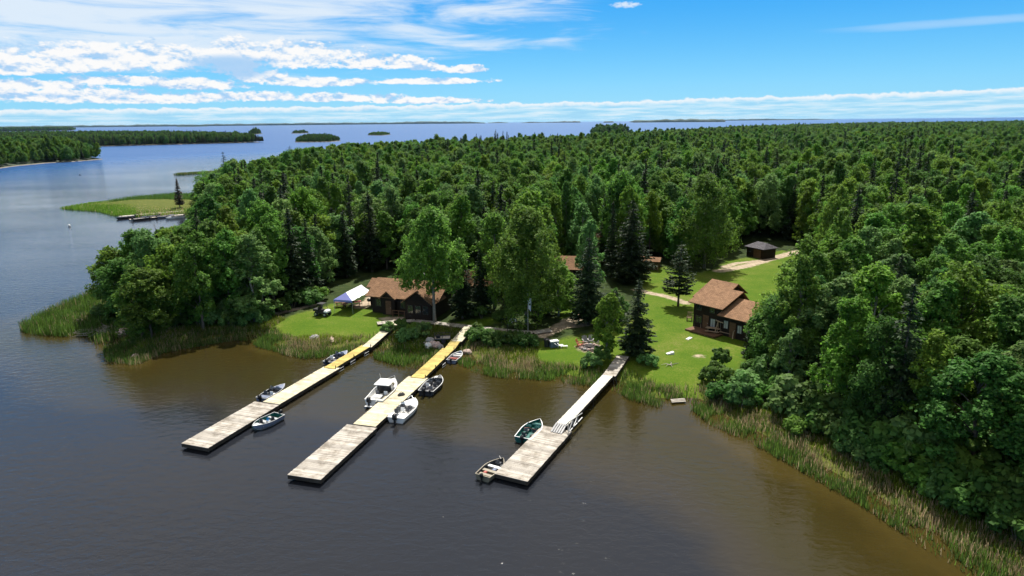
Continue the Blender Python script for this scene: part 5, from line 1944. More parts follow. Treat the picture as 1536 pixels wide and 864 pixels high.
# --- the lodge. Local frame: x along the eave to the right, y away from the lake
zb = 0.95
Lc = G(559, 467, zb)                                  # front left corner of the wall on the ground
ev0, ev1 = G(552, 449.5, 3.0), G(612.5, 454.7, 3.0)
lrot = yaw(ev0, ev1)
lodge = thing('lodge', 'brown roofed log lodge with front gables beside the white tent', 'lodge', (Lc[0], Lc[1], zb), lrot)
W_, D_ = 10.4, 5.6          # main block
wl = MB()
wl.box((W_ / 2, D_ / 2, 1.2), (W_, D_, 2.9))
# gable ends of the main block
for xx in (0.0, W_):
    s = 1 if xx else -1
    wl.add([(xx - s * 0.1, 0.05, 2.64), (xx - s * 0.1, D_ - .05, 2.64), (xx - s * 0.1, D_ / 2 + 0.4, 4.3), (xx, 0.05, 2.64), (xx, D_ - .05, 2.64), (xx, D_ / 2 + 0.4, 4.3)], [(0, 1, 2), (5, 4, 3), (0, 3, 4, 1), (1, 4, 5, 2), (2, 5, 3, 0)])
# rear left wing
wl.box((-1.0, D_ * 0.78, 1.2), (2.3, 2.6, 2.86))
# right front wing
wl.box((W_ - 1.9, -0.8, 1.19), (4.1, 2.2, 2.84))
wl.add([(W_ - 3.95, -1.88, 2.60), (W_ + .15, -1.88, 2.60), (W_ - 1.9, -1.88, 4.0), (W_ - 3.95, -0.5, 2.60), (W_ + .15, -0.5, 2.60), (W_ - 1.9, -0.5, 4.0)], [(0, 1, 2), (5, 4, 3), (0, 3, 4, 1), (1, 4, 5, 2), (2, 5, 3, 0)])
# front entry gable
wl.box((3.1, -0.3, 1.18), (2.0, 0.7, 2.8))
wl.add([(2.1, -0.64, 2.57), (4.1, -0.64, 2.57), (3.1, -0.64, 3.35), (2.1, 0.5, 2.57), (4.1, 0.5, 2.57), (3.1, 0.5, 3.35)], [(0, 1, 2), (5, 4, 3), (0, 3, 4, 1), (1, 4, 5, 2), (2, 5, 3, 0)])
wl.build('wall', W_LOG, lodge)
ry = D_ / 2 + 0.4; rz_ = 4.45; oh = 0.7
ze = 2.72
roof_mesh([[(-oh, -oh, ze - .25), (W_ + oh, -oh, ze - .25), (W_ + oh, ry, rz_), (-oh, ry, rz_)],
           [(W_ + oh, D_ + oh, ze - .3), (-oh, D_ + oh, ze - .3), (-oh, ry, rz_ + .004), (W_ + oh, ry, rz_ + .004)]], 'roof', R_BROWN, lodge)
roof_mesh([[(-2.5, D_ * .78 - 1.7, 2.9), (0.5, D_ * .78 - 1.7, 2.9), (0.5, D_ * .78 + .1, 3.95), (-2.5, D_ * .78 + .1, 3.95)],
           [(0.5, D_ * .78 + 1.9, 2.85), (-2.5, D_ * .78 + 1.9, 2.85), (-2.5, D_ * .78 + .1, 3.954), (0.5, D_ * .78 + .1, 3.954)]], 'wing_roof', R_BROWN, lodge)
c = W_ - 1.9
roof_mesh([[(c + 2.55, -2.4, 2.42), (c + 2.55, 2.2, 2.42), (c, 2.2, 4.22), (c, -2.4, 4.22)], [(c - 2.55, 2.2, 2.42), (c - 2.55, -2.4, 2.42), (c, -2.4, 4.224), (c, 2.2, 4.224)]], 'gable_roof', R_BROWN, lodge)
roof_mesh([[(4.45, -1.15, 2.42), (4.45, 1.9, 2.42), (3.1, 1.9, 3.55), (3.1, -1.15, 3.55)], [(1.75, 1.9, 2.42), (1.75, -1.15, 2.42), (3.1, -1.15, 3.554), (3.1, 1.9, 3.554)]], 'dormer_roof', R_BROWN, lodge)
for x in (1.1, 5.2, 6.3):
    window(lodge, x, 0, 1.45, 0.8, 1.0)
door(lodge, 3.1, -0.65, 0.0)
for x in (W_ - 3.1, W_ - 1.9, W_ - 0.7):
    window(lodge, x, -1.9, 1.45, 0.8, 1.1)
window(lodge, 0, D_ * .35, 1.4, 1.0, 0.9, 'x', -1)
ch = MB(); ch.box((6.6, ry + 0.9, 4.4), (0.6, 0.6, 1.6)); ch.box((6.6, ry + 0.9, 5.22), (0.72, 0.72, 0.1)); ch.build('chimney', M_STONE, lodge)
pr = MB()
for x in np.arange(4.2, W_ - 3.95, 0.95):
    pr.box((x, -1.5, 0.45), (0.09, 0.09, 0.95))
pr.bar((4.1, -1.5, 0.92), (W_ - 4.0, -1.5, 0.92), 0.08, 0.06); pr.bar((4.1, -1.5, 0.5), (W_ - 4.0, -1.5, 0.5), 0.05, 0.05)
pr.build('porch_rail', W_BROWN, lodge)

# --- split level cabin on the east lawn
zb = 1.0
c0 = G(1030, 487, zb)
e0, e1 = G(1036, 446, 4.6), G(1076, 455.3, 4.6)
crot = yaw(e0, e1)
cabin = thing('cabin', 'two storey dark log cabin with three stepped brown roofs above the east lawn', 'cabin', (c0[0], c0[1], zb), crot)


def block(x0, x1, y0, y1, h, rise, ohx=0.4, ohy=0.8, ridge=0.62, nm='roof', mat=None, par=None, zt=0.0):
    """walls with gable ends towards +-x and a roof of two slopes; returns nothing"""
    par = par or cabin
    m = MB()
    m.box(((x0 + x1) / 2, (y0 + y1) / 2, h / 2 - 0.15), (x1 - x0, y1 - y0, h + 0.3))
    yr = y0 + (y1 - y0) * ridge
    for xx, s in ((x0 + .004, -1), (x1 - .004, 1)):
        m.add([(xx - s * 0.1, y0 + .05, h - .01), (xx - s * 0.1, y1 - .05, h - .01), (xx - s * 0.1, yr, h + rise - .08), (xx, y0 + .05, h - .01), (xx, y1 - .05, h - .01), (xx, yr, h + rise - .08)],
              [(0, 1, 2), (5, 4, 3), (0, 3, 4, 1), (1, 4, 5, 2), (2, 5, 3, 0)])
    m.build('wall', W_LOG, par)
    k0 = rise / (yr - y0); k1 = rise / (y1 - yr)
    roof_mesh([[(x0 - ohx, y0 - ohy, h - k0 * ohy + .1), (x1 + ohx, y0 - ohy, h - k0 * ohy + .1), (x1 + ohx, yr, h + rise + .1), (x0 - ohx, yr, h + rise + .1)],
               [(x1 + ohx, y1 + 0.3, h - k1 * 0.3 + .1), (x0 - ohx, y1 + 0.3, h - k1 * 0.3 + .1), (x0 - ohx, yr, h + rise + .104), (x1 + ohx, yr, h + rise + .104)]], nm, mat or R_BROWN, par)


block(0.0, 3.4, 2.3, 7.9, 3.9, 1.45)
block(1.0, 5.5, 0.0, 5.2, 3.7, 1.3, ridge=0.72)
block(5.6, 10.4, -0.2, 4.8, 2.9, 1.25, ohx=0.3, ridge=0.72)
for x, z, w, h, gl in ((1.9, 2.85, 0.7, 0.7, M_GLASS), (3.9, 2.85, 0.7, 0.7, M_GLASS), (1.9, 1.2, 0.9, 0.9, M_GLASS), (4.1, 1.2, 0.7, 1.1, M_CURTAIN)):
    window(cabin, x, 0, z, w, h, glass=gl)
for x, z, gl in ((6.2, 1.5, M_CURTAIN), (8.2, 1.3, M_CURTAIN)):
    window(cabin, x, -0.2, z, 0.6, 1.0, glass=gl)
window(cabin, 0.0, 4.6, 2.9, 0.9, 0.9, 'x', -1); window(cabin, 0.0, 4.6, 1.2, 0.9, 0.9, 'x', -1)
door(cabin, 3.0, 0.0, 0.0); door(cabin, 7.2, -0.2, 0.0)
pc = MB(); pc.box((3.6, -1.1, 0.06), (4.6, 2.0, 0.18)); pc.build('porch', W_BROWN, cabin)

# --- dark shed at the head of the track
p = G(1136, 386, 1.0)
s_rot = yaw(G(1116, 372, 2.6), G(1136, 376, 2.6))
shed = thing('shed', 'small dark shed with grey hip roof at the head of the dirt track', 'shed', (p[0], p[1], 0.95), s_rot)
shed.scale = (0.82, 0.82, 0.85)
m = MB(); m.box((-0.4, 1.6, 1.1), (5.2, 4.2, 2.6)); m.build('wall', W_LOG, shed)
A = [(-3.5, -1.0, 2.35), (2.7, -1.0, 2.35), (2.7, 4.2, 2.35), (-3.5, 4.2, 2.35)]
r0, r1 = (-1.6, 1.6, 3.55), (0.9, 1.6, 3.55)
roof_mesh([[A[0], A[1], r1, r0], [A[2], A[3], r0, r1], [A[1], A[2], r1], [A[3], A[0], r0]], 'roof', R_GREY, shed)
d = MB(); d.box((0.3, -0.53, 1.0), (2.2, 0.08, 2.0)); d.build('door', W_BROWN, shed)
window(shed, -2.0, -0.5, 1.5, 0.6, 0.6)


# --- small cabins hidden among the trees, brown roofs showing through
def small_cabin(px, py, label, w=5.6, d=4.4, rot=0.0, h=2.5, rise=1.35, mat=None):
    q = G(px, py, 3.2)
    o = thing('cabin', label, 'cabin', (q[0], q[1], 0.95), rot)
    block(-w / 2, w / 2, -d / 2, d / 2, h, rise, par=o, ridge=0.5, mat=mat)
    window(o, -w * 0.25, -d / 2, 1.4, 0.8, 0.9); window(o, w * 0.28, -d / 2, 1.4, 0.8, 0.9)
    door(o, 0, -d / 2, 0.0)
    return o


for a_ in SMALL:
    small_cabin(*a_)
# open wood shelter behind the pine
p = GG(975, 404)
o = thing('wood_shelter', 'low brown roofed wood shelter in the shade behind the lone pine', 'shelter', p, -0.35)
m = MB()
for x in (-1.6, 1.6):
    for y in (-1, 1):
        m.box((x, y, 0.95), (0.12, 0.12, 1.9))
m.build('post', W_BROWN, o)
roof_mesh([[(-2.0, -1.5, 1.8), (2.0, -1.5, 1.8), (2.0, 0, 2.4), (-2.0, 0, 2.4)], [(2.0, 1.5, 1.8), (-2.0, 1.5, 1.8), (-2.0, 0, 2.404), (2.0, 0, 2.404)]], 'roof', R_BROWN, o)
m = MB()
g = random.Random(4)
for k in range(9):
    for r in range(5):
        m.tube([(-1.5 + 0.36 * k, -0.6, 0.13 + 0.22 * r), (-1.5 + 0.36 * k, 0.6, 0.13 + 0.22 * r)], 0.11 * g.uniform(.8, 1.05), 6)
m.build('firewood', W_RAW, o)

# ------------------------------------------------------------------ yard
# white canopy: ridge from the left front to the right back, hipped blue end towards the left
TR = [(539.8, 427), (555.9, 436.3), (528, 451), (511, 441)]     # ridge back, eave back, eave front, ridge front
zE, zR = 0.95 + 2.0, 0.95 + 3.1
rb, eb, ef, rf_ = G(*TR[0], zR), G(*TR[1], zE), G(*TR[2], zE), G(*TR[3], zR)
tdir = (eb - ef) / np.linalg.norm(eb - ef)
tl = np.linalg.norm(eb - ef)
tn_ = np.array([-tdir[1], tdir[0]])
half = abs((rb - eb) @ tn_)
half = min(max(half, 1.5), 2.2)
tent = thing('canopy_tent', 'white canopy tent with a blue end panel beside the lodge', 'tent', (*(ef + tn_ * half), 0.95), math.atan2(tdir[1], tdir[0]))
zE, zR = 2.0, 2.9
m = MB()
def slope(s):
    V, n1, n2 = [], 9, 5
    for i in range(n1):
        for j in range(n2):
            t, u = i / (n1 - 1), j / (n2 - 1)
            x = (0.0 if u == 0 else 0) + t * tl + (1 - u) * 0 + (1 - t) * (u * 1.1)
            sag = -0.10 * math.sin(math.pi * t * 4) ** 2 * (1 - u) - 0.10 * math.sin(math.pi * u)
            V.append((x, s * -half * (1 - u), zE + (zR - zE) * u + sag))
    F = []
    for i in range(n1 - 1):
        for j in range(n2 - 1):
            F.append((i * n2 + j, (i + 1) * n2 + j, (i + 1) * n2 + j + 1, i * n2 + j + 1))
    return V, F
for s in (1, -1):
    m.add(*slope(s))
m.build('canopy', M_WHITEP, tent, True)
m = MB()
m.add([(0, -half, zE), (0, half, zE), (1.1, 0, zR), (0.02, -half, zE - 0.3), (0.02, half, zE - 0.3)], [(0, 2, 1), (0, 1, 4, 3)])
m.build('end_panel', simple('blue canopy cloth', (0.20, 0.22, 0.52), 0.7, var=0.08), tent)
for x in (0.05, tl * 0.5, tl - 0.05):
    for s in (-1, 1):
        m = MB(); m.tube([(x, s * (half - 0.03), -0.1), (x, s * (half - 0.03), zE)], 0.03, 6)
        m.build('pole', M_ALU, tent)


def picnic_table(px, py, label, rz, top=W_RAW, z=None, sc=1.0, group=None):
    p = GG(px, py)
    o = thing('picnic_table', label, 'picnic table', p, rz, group)
    o.scale = (sc,) * 3
    m = MB()
    for k in range(5):
        m.box((0, -0.30 + 0.15 * k, 0.74), (1.8, 0.138, 0.04))
    m.build('table_top', top, o)
    for s in (-1, 1):
        m = MB(); m.box((0, s * 0.70, 0.44), (1.8, 0.14, 0.04)); m.box((0, s * 0.56, 0.44), (1.8, 0.13, 0.04)); m.build('bench', top, o)
        m = MB()
        x = s * 0.62
        m.bar((x, -0.62, 0), (x, -0.2, 0.72), 0.05, 0.09); m.bar((x, 0.62, 0), (x, 0.2, 0.72), 0.05, 0.09); m.bar((x, -0.75, 0.39), (x, 0.75, 0.39), 0.045, 0.09)
        m.build('leg', top, o)
    return o


picnic_table(512, 459.5, 'brown picnic table under the left half of the white tent', 0.4, W_BROWN)
picnic_table(522, 460.5, 'brown picnic table under the right half of the white tent', 0.5, W_BROWN)
picnic_table(534, 458.5, 'red picnic table at the right corner of the white tent', 0.3, M_RED, sc=0.9)
picnic_table(1069, 500, 'pale picnic table in the shade at the edge of the cabin lawn', crot + 0.4)

# kettle barbecue on the pale patch by the lodge
p = GG(554, 457.5)
o = thing('barbecue', 'black kettle barbecue on the pale patch between tent and lodge', 'barbecue', p)
m = MB(); m.ell((0, 0, 0.75), (0.32, 0.32, 0.22), 12, 8); m.build('bowl', M_BLACK, o, True)
m = MB(); m.ell((0, 0, 0.84), (0.33, 0.33, 0.24), 12, 8); m.build('lid', M_BLACK, o, True)
for k in range(3):
    a = k * 2.094
    m = MB(); m.tube([(0.15 * math.cos(a), 0.15 * math.sin(a), 0.62), (0.36 * math.cos(a), 0.36 * math.sin(a), 0.0)], 0.018, 5); m.build('leg', M_ALU, o)


def utility_vehicle(px, py, rz, label, body, roof=True, name='utility_vehicle'):
    p = GG(px, py)
    o = thing(name, label, 'utility vehicle', p, rz)
    m = MB()
    m.rbox((0.0, 0, 0.55), (1.9, 1.15, 0.28), 0.08); m.box((0, 0, 0.38), (1.7, 0.8, 0.14))
    m.build('body', M_BLACK, o)
    m = MB(); m.rbox((0.85, 0, 0.76), (0.75, 1.1, 0.35), 0.14); m.build('bonnet', body, o)
    m = MB(); m.rbox((-0.8, 0, 0.85), (0.85, 1.15, 0.32), 0.04); m.build('cargo_bed', M_BLACK, o)
    m = MB(); m.rbox((-0.08, 0, 0.80), (0.5, 1.0, 0.18), 0.05); m.rbox((-0.36, 0, 1.08), (0.14, 1.0, 0.45), 0.05); m.build('seat', M_BLACK, o)
    if roof:
        m = MB()
        for s in (-1, 1):
            m.tube([(0.62, s * 0.52, 0.85), (0.35, s * 0.48, 1.78), (-0.42, s * 0.48, 1.78), (-0.5, s * 0.52, 0.7)], 0.03, 6)
        m.build('roll_cage', M_BLACK, o)
        m = MB(); m.rbox((-0.03, 0, 1.82), (1.0, 1.08, 0.06), 0.03); m.build('roof', M_BLACK, o)
    else:
        m = MB(); m.tube([(0.55, -0.38, 1.1), (0.6, 0, 1.0), (0.55, 0.38, 1.1)], 0.025, 6); m.build('handlebar', M_BLACK, o)
    for x in (-0.72, 0.78):
        for s in (-1, 1):
            m = MB(); m.tube([(x, s * 0.45, 0.3), (x, s * 0.68, 0.3)], 0.31, 14)
            w = m.build('wheel', M_RUB, o)
            m = MB(); m.tube([(x, s * 0.66, 0.3), (x, s * 0.70, 0.3)], 0.16, 10); m.build('rim', M_ALU, w)
    for s in (-1, 1):
        m = MB(); m.ell((1.21, s * 0.35, 0.76), (0.05, 0.11, 0.07), 8, 5); m.build('headlight', M_GLASS, o)
    return o


utility_vehicle(484, 473, -0.35, 'black and white utility vehicle parked on the grass left of the tent', M_WHITE)
utility_vehicle(1151, 384, 2.2, 'dark quad bike parked beside the small grey roofed shed', M_DKGREY, False, 'quad_bike')


def adirondack(px, py, face, label, mat):
    p = GG(px, py)
    o = thing('garden_chair', label, 'chair', p, face, 'chairs around the fire ring')
    m = MB()
    for k in range(5):
        m.bar((0.28 - k * 0.12, -0.27, 0.36 - k * 0.03), (0.28 - k * 0.12, 0.27, 0.36 - k * 0.03), 0.10, 0.025)
    m.build('seat', mat, o)
    m = MB()
    for k in range(5):
        y = -0.24 + 0.12 * k
        m.bar((-0.22, y, 0.25), (-0.55, y * 1.15, 0.98 - abs(k - 2) * 0.05), 0.105, 0.025)
    m.build('backrest', mat, o)
    for s in (-1, 1):
        m = MB(); m.box((0.02, s * 0.34, 0.55), (0.72, 0.13, 0.03)); m.build('armrest', mat, o)
        m = MB(); m.box((0.30, s * 0.30, 0.27), (0.09, 0.04, 0.54)); m.bar((0.32, s * 0.28, 0.30), (-0.5, s * 0.28, 0.04), 0.04, 0.12); m.build('leg', mat, o)
    return o


fp = GG(884, 522)
o = thing('fire_pit', 'round fire ring of pinkish stones on the lawn beside the young tree', 'fire pit', fp)
g = random.Random(9)
for k in range(14):
    a = 2 * math.pi * k / 14
    m = MB(); m.ell((1.05 * math.cos(a), 1.05 * math.sin(a), 0.12), (0.24 * g.uniform(.8, 1.2), 0.2 * g.uniform(.8, 1.2), 0.18 * g.uniform(.8, 1.2)), 8, 6, jit=0.15, seed=k)
    m.build('stone', M_PINK if k % 3 else M_STONE, o, True)
m = MB(); m.poly_prism([(0.95 * math.cos(t), 0.95 * math.sin(t)) for t in np.linspace(0, 6.283, 17)[:-1]], 0.0, 0.06); m.build('ash_bed', M_ASH, o)
m = MB()
for k in range(4):
    a = 0.3 + k * 0.8
    m.tube([(0.5 * math.cos(a), 0.5 * math.sin(a), 0.1), (-0.4 * math.cos(a), -0.4 * math.sin(a), 0.22)], 0.06, 6)
m.build('log', M_ASH, o)
m = MB(); m.tube([(0.62 * math.cos(t), 0.62 * math.sin(t), 0.3) for t in np.linspace(0, 6.283, 17)], 0.025, 5, caps=False)
for k in range(-3, 4):
    y = k * 0.17; x = math.sqrt(max(0, 0.62 ** 2 - y * y)); m.tube([(-x, y, 0.3), (x, y, 0.3)], 0.012, 4)
m.build('grill', M_BLACK, o)


def facing(px, py):
    p = GG(px, py)
    return math.atan2(fp[1] - p[1], fp[0] - p[0])


for px, py, lab, mt in ((870, 520, 'red garden chair left of the fire ring', M_CEDAR), (878, 515.5, 'grey garden chair behind the fire ring, nearest the red chair', M_STONE),
                        (886, 514.5, 'middle one of the garden chairs behind the fire ring', M_STONE), (894, 516, 'grey garden chair behind the fire ring, nearest the young tree', M_STONE),
                        (897.5, 527, 'black garden chair on the lake side of the fire ring', M_BLACK)):
    adirondack(px, py, facing(px, py), lab, mt)

# white cooler and sun loungers on the grass
p = GG(831, 520)
o = thing('cooler', 'big grey cooler with white lid on the grass beside two white loungers', 'cooler', p, 0.3)
m = MB(); m.rbox((0, 0, 0.36), (1.05, 0.7, 0.72), 0.05); m.build('body', M_SKIN2, o)
m = MB(); m.rbox((0, 0, 0.78), (1.12, 0.76, 0.12), 0.04); m.build('lid', M_WHITE, o)
m = MB(); m.tube([(-0.56, -0.15, 0.5), (-0.62, -0.15, 0.6), (-0.62, 0.15, 0.6), (-0.56, 0.15, 0.5)], 0.02, 5); m.build('handle', M_BLACK, o)
for px, py, lab, r in ((838.5, 520.5, 'white plastic lounger next to the cooler', 0.5), (844.5, 521.5, 'white plastic lounger farther from the cooler', 0.1)):
    p = GG(px, py)
    o = thing('sun_lounger', lab, 'lounger', p, r)
    o.scale = (0.68, 0.68, 0.68)
    m = MB()
    for k in range(8):
        m.box((-0.35 + k * 0.16, 0, 0.34), (0.13, 0.55, 0.03))
    m.build('seat', M_WHITE, o)
    m = MB()
    for k in range(5):
        m.bar((-0.5 - 0.12 * k, -0.28, 0.42 + 0.11 * k), (-0.5 - 0.12 * k, 0.28, 0.42 + 0.11 * k), 0.12, 0.03)
    m.build('backrest', M_WHITE, o)
    for x in (-0.35, 0.7):
        for s in (-1, 1):
            m = MB(); m.box((x, s * 0.25, 0.16), (0.05, 0.05, 0.33)); m.build('leg', M_WHITE, o)
p = GG(820, 520)
o = thing('trash_bin', 'dark trash bin in the shade left of the cooler', 'bin', p)
m = MB(); m.tube([(0, 0, 0), (0, 0, 0.95)], [0.3, 0.36], 14); m.build('body', M_BLACK, o)
m = MB(); m.tube([(0, 0, 0.95), (0, 0, 1.0), (0, 0, 1.1)], [0.39, 0.39, 0.2], 14); m.build('lid', M_BLACK, o)

# toss boards, bare branches, shore planks
for px, py, rz, lab, tilt in ((1033.5, 508.5, 0.75, 'white toss board on the lawn below the split level cabin', 0.10), (1005, 531, 0.2, 'toss board with dark front edge on the lawn nearer the gangway', 0.3)):
    p = GG(px, py)
    o = thing('toss_board', lab, 'game board', p, rz)
    o.scale = (0.68, 0.68, 0.68)
    m = MB()
    n_ = 16
    ring = [(0.3 + 0.09 * math.cos(2 * math.pi * k / n_), 0.09 * math.sin(2 * math.pi * k / n_)) for k in range(n_)]
    m.add([(-0.65, -0.32, 0.12), (0.65, -0.32, 0.12 + tilt), (0.65, 0.32, 0.12 + tilt), (-0.65, 0.32, 0.12), (-0.65, -0.32, 0.0), (0.65, -0.32, 0.0), (0.65, 0.32, 0.0), (-0.65, 0.32, 0.0)],
          [(0, 1, 2, 3), (7, 6, 5, 4), (0, 4, 5, 1), (1, 5, 6, 2), (2, 6, 7, 3), (3, 7, 4, 0)])
    m.build('board', M_WHITE, o)
    m = MB(); m.tube([(0.33, 0, 0.123 + tilt * 0.75), (0.33, 0, 0.133 + tilt * 0.75)], 0.09, 14); m.build('hole', M_BLACK, o)
p = GG(1006, 548)
m = MB()
for a, l in ((0.3, 1.3), (1.2, 1.0), (2.9, 1.1), (3.6, 0.9), (4.6, 0.7)):
    m.tube([(0, 0, 0.06), (l * 0.5 * math.cos(a), l * 0.5 * math.sin(a), 0.16), (l * math.cos(a + .2), l * math.sin(a + .2), 0.05)], [0.05, 0.04, 0.012], 5)
o = m.build('fallen_branch', DEADW); o.location = p
tag(o, 'bleached forked branch lying on the grass near the gangway', 'branch')
p = GG(1018, 605)
o = thing('plank_steps', 'few pale planks lying at the water in the reeds', 'planks', (p[0], p[1], max(0.12, p[2])), 0.15)
for k in range(3):
    m = MB(); m.box((0.05 * k, 0.26 * k, 0.06 + 0.02 * k), (1.5, 0.18, 0.05)); m.build('plank', W_GREY, o)

# flagpole with a limp flag, and a white sign on posts
p = GG(792, 501)
o = thing('flagpole', 'flagpole with limp pale flag in front of the broad cottonwood', 'flagpole', p)
m = MB(); m.tube([(0, 0, 0), (0, 0, 5.4)], [0.05, 0.035], 8); m.ell((0, 0, 5.45), (0.07, 0.07, 0.07), 8, 6); m.build('pole', M_ALU, o)
m = MB()
V, F = [], []
for i in range(7):
    for j in range(8):
        u, v = i / 6, j / 7
        V.append((0.05 + 0.42 * u * (1 - 0.25 * v), 0.14 * math.sin(u * 9 + v * 1.5) * u ** 0.5, 5.2 - 1.75 * v - 0.35 * u))
for i in range(6):
    for j in range(7):
        F.append((i * 8 + j, (i + 1) * 8 + j, (i + 1) * 8 + j + 1, i * 8 + j + 1))
m.add(V, F)
for k in range(len(m.f)):
    i = k // 7
    m.m[k] = 1 if i in (1, 4) else 0
m.build('flag', [M_WHITEP, M_BLUEG], o, True)
p = GG(768, 499)
o = thing('sign', 'small white sign on two dark posts in the shade beside the flagpole', 'sign', p, 0.1)
m = MB(); m.poly_prism([(-0.55, 0), (-0.55, 0.55), (-0.2, 0.62), (0.55, 0.55), (0.55, 0.2), (0.12, 0.2), (0.0, 0.0), (-0.2, 0.2), (-0.35, 0.0)], -0.03, 0.03)
m.v = [(x, z, 1.35 + y) for x, y, z in m.v]
m.f = [f[::-1] for f in m.f]
m.build('panel', M_WHITE, o)
for x in (-0.62, 0.62):
    q = MB(); q.box((x, 0, 0.95), (0.09, 0.09, 1.9)); q.build('post', W_DARK, o)

# small metal framed platform beside the yellow ramp
p = GG(664, 515)
o = thing('platform_trailer', 'small grey metal framed trailer beside the yellow ramp', 'trailer', (p[0], p[1], max(p[2], 0.35)), 0.12)
m = MB(); deck(m, [(-1.0, -0.6), (1.0, -0.6), (1.0, 0.6), (-1.0, 0.6)], 0.55, board=0.2); m.build('deck', W_GREY, o)
m = MB()
for a, b in (((-1, -.6), (1, -.6)), ((1, -.6), (1, .6)), ((1, .6), (-1, .6)), ((-1, .6), (-1, -.6))):
    m.bar((*a, 0.5), (*b, 0.5), 0.08, 0.1); m.bar((*a, 1.0), (*b, 1.0), 0.05, 0.05)
for x in (-1, 0, 1):
    for y in (-.6, .6):
        m.box((x, y, 0.75), (0.05, 0.05, 0.5))
m.build('frame', M_DKGREY, o)
for s in (-1, 1):
    m = MB(); m.tube([(0.1, s * 0.62, 0.25), (0.1, s * 0.80, 0.25)], 0.28, 12); m.build('wheel', M_RUB, o)
m = MB(); m.rbox((-0.55, 0, 0.75), (0.5, 0.7, 0.36), 0.05); m.build('crate', M_BLACK, o)

# rustic furniture in front of the split level cabin
def log_chair(px, py, rz, label, mat=W_RAW):
    p = GG(px, py)
    o = thing('log_chair', label, 'chair', p, rz, 'log furniture by the cabin')
    m = MB()
    for k in range(4):
        m.tube([(-0.3, -0.22 + 0.15 * k, 0.45), (0.3, -0.22 + 0.15 * k, 0.45)], 0.06, 6)
    m.build('seat', mat, o)
    m = MB()
    for k in range(4):
        m.tube([(-0.28 + 0.19 * k, 0.3, 0.5), (-0.28 + 0.19 * k, 0.42, 1.15)], 0.045, 6)
    m.tube([(-0.36, 0.42, 1.1), (0.36, 0.42, 1.1)], 0.05, 6); m.build('backrest', mat, o)
    for x in (-0.32, 0.32):
        for y in (-0.25, 0.3):
            m = MB(); m.tube([(x, y, 0), (x, y, 0.65)], 0.055, 6); m.build('leg', mat, o)
    return o


log_chair(1034, 481, crot + 0.5, 'log chair at the left corner of the split level cabin')
log_chair(1051, 492, crot - 0.3, 'log chair in the shade, left of the picnic table by the cabin')
p = GG(1088, 504)
o = thing('log_swing', 'log swing bench with curved top beam in front of the split level cabin', 'swing bench', p, crot + 0.15, 'log furniture by the cabin')
m = MB()
for s in (-1, 1):
    m.tube([(s * 1.25, -0.6, 0), (s * 1.1, 0, 1.7)], 0.07, 6); m.tube([(s * 1.25, 0.6, 0), (s * 1.1, 0, 1.7)], 0.07, 6)
m.build('frame', W_RAW, o)
m = MB(); m.tube([(-1.45, 0, 1.85), (-0.7, 0, 1.70), (0, 0, 1.66), (0.7, 0, 1.70), (1.45, 0, 1.85)], 0.075, 7); m.build('beam', W_RAW, o)
m = MB()
for k in range(4):
    m.box((0, -0.22 + 0.13 * k, 0.48), (1.6, 0.11, 0.04))
m.build('seat', W_RAW, o)
m = MB()
for k in range(3):
    m.box((0, 0.26 + 0.03 * k, 0.62 + 0.15 * k), (1.6, 0.035, 0.12))
m.build('backrest', W_RAW, o)
for s in (-1, 1):
    m = MB(); m.tube([(s * 0.75, 0, 0.5), (s * 0.78, 0, 1.68)], 0.012, 4); m.build('chain', M_ALU, o)


# boulders
def boulder(px, py, r, label, mat, seed, group=None):
    p = GG(px, py)
    m = MB(); m.ell((0, 0, r[2] * 0.55), r, 11, 8, jit=0.13, seed=seed)
    o = m.build('boulder', mat, None, False)
    o.location = p; o.rotation_euler.z = seed
    tag(o, label, 'boulder', group)


boulder(184, 503, (0.95, 0.7, 0.65), 'large pale pink boulder beside the brush pile on the left point', M_PINK, 1)
boulder(203, 536, (0.55, 0.4, 0.3), 'low pink boulder in the reeds below the left point', M_PINK, 2)
boulder(120, 484, (0.5, 0.4, 0.35), 'small pale boulder in the marsh of the left point', M_PINK, 3)
boulder(472, 509, (0.7, 0.5, 0.4), 'pale boulder in the dry reeds below the west lawn', M_STONE, 4)
boulder(498, 512, (0.9, 0.35, 0.3), 'flat pale boulder in the reeds near the left dock', M_PINK, 5)
for i, (px, py, r, lab, mt) in enumerate([(645, 516, .75, 'tall grey boulder on top of the heap by the yellow ramp', M_STONE), (642, 522, .6, 'white boulder at the left foot of the heap by the yellow ramp', M_FRAME),
                                           (650, 520, .65, 'tan boulder in the middle of the heap by the yellow ramp', M_PINK), (656, 521, .62, 'pale pink boulder right of middle in the heap by the yellow ramp', M_PINK),
                                           (661, 523, .5, 'small grey boulder at the right foot of the heap by the yellow ramp', M_STONE), (638, 519, .45, 'small dark boulder at the left of the heap by the yellow ramp', M_STONE)]):
    boulder(px, py, (r, r * .8, r * .75), lab, mt, 20 + i, 'boulders heaped by the yellow ramp')
boulder(701, 530, (0.6, 0.45, 0.35), 'pale boulder in the dry reeds right of the yellow ramp', M_PINK, 31)

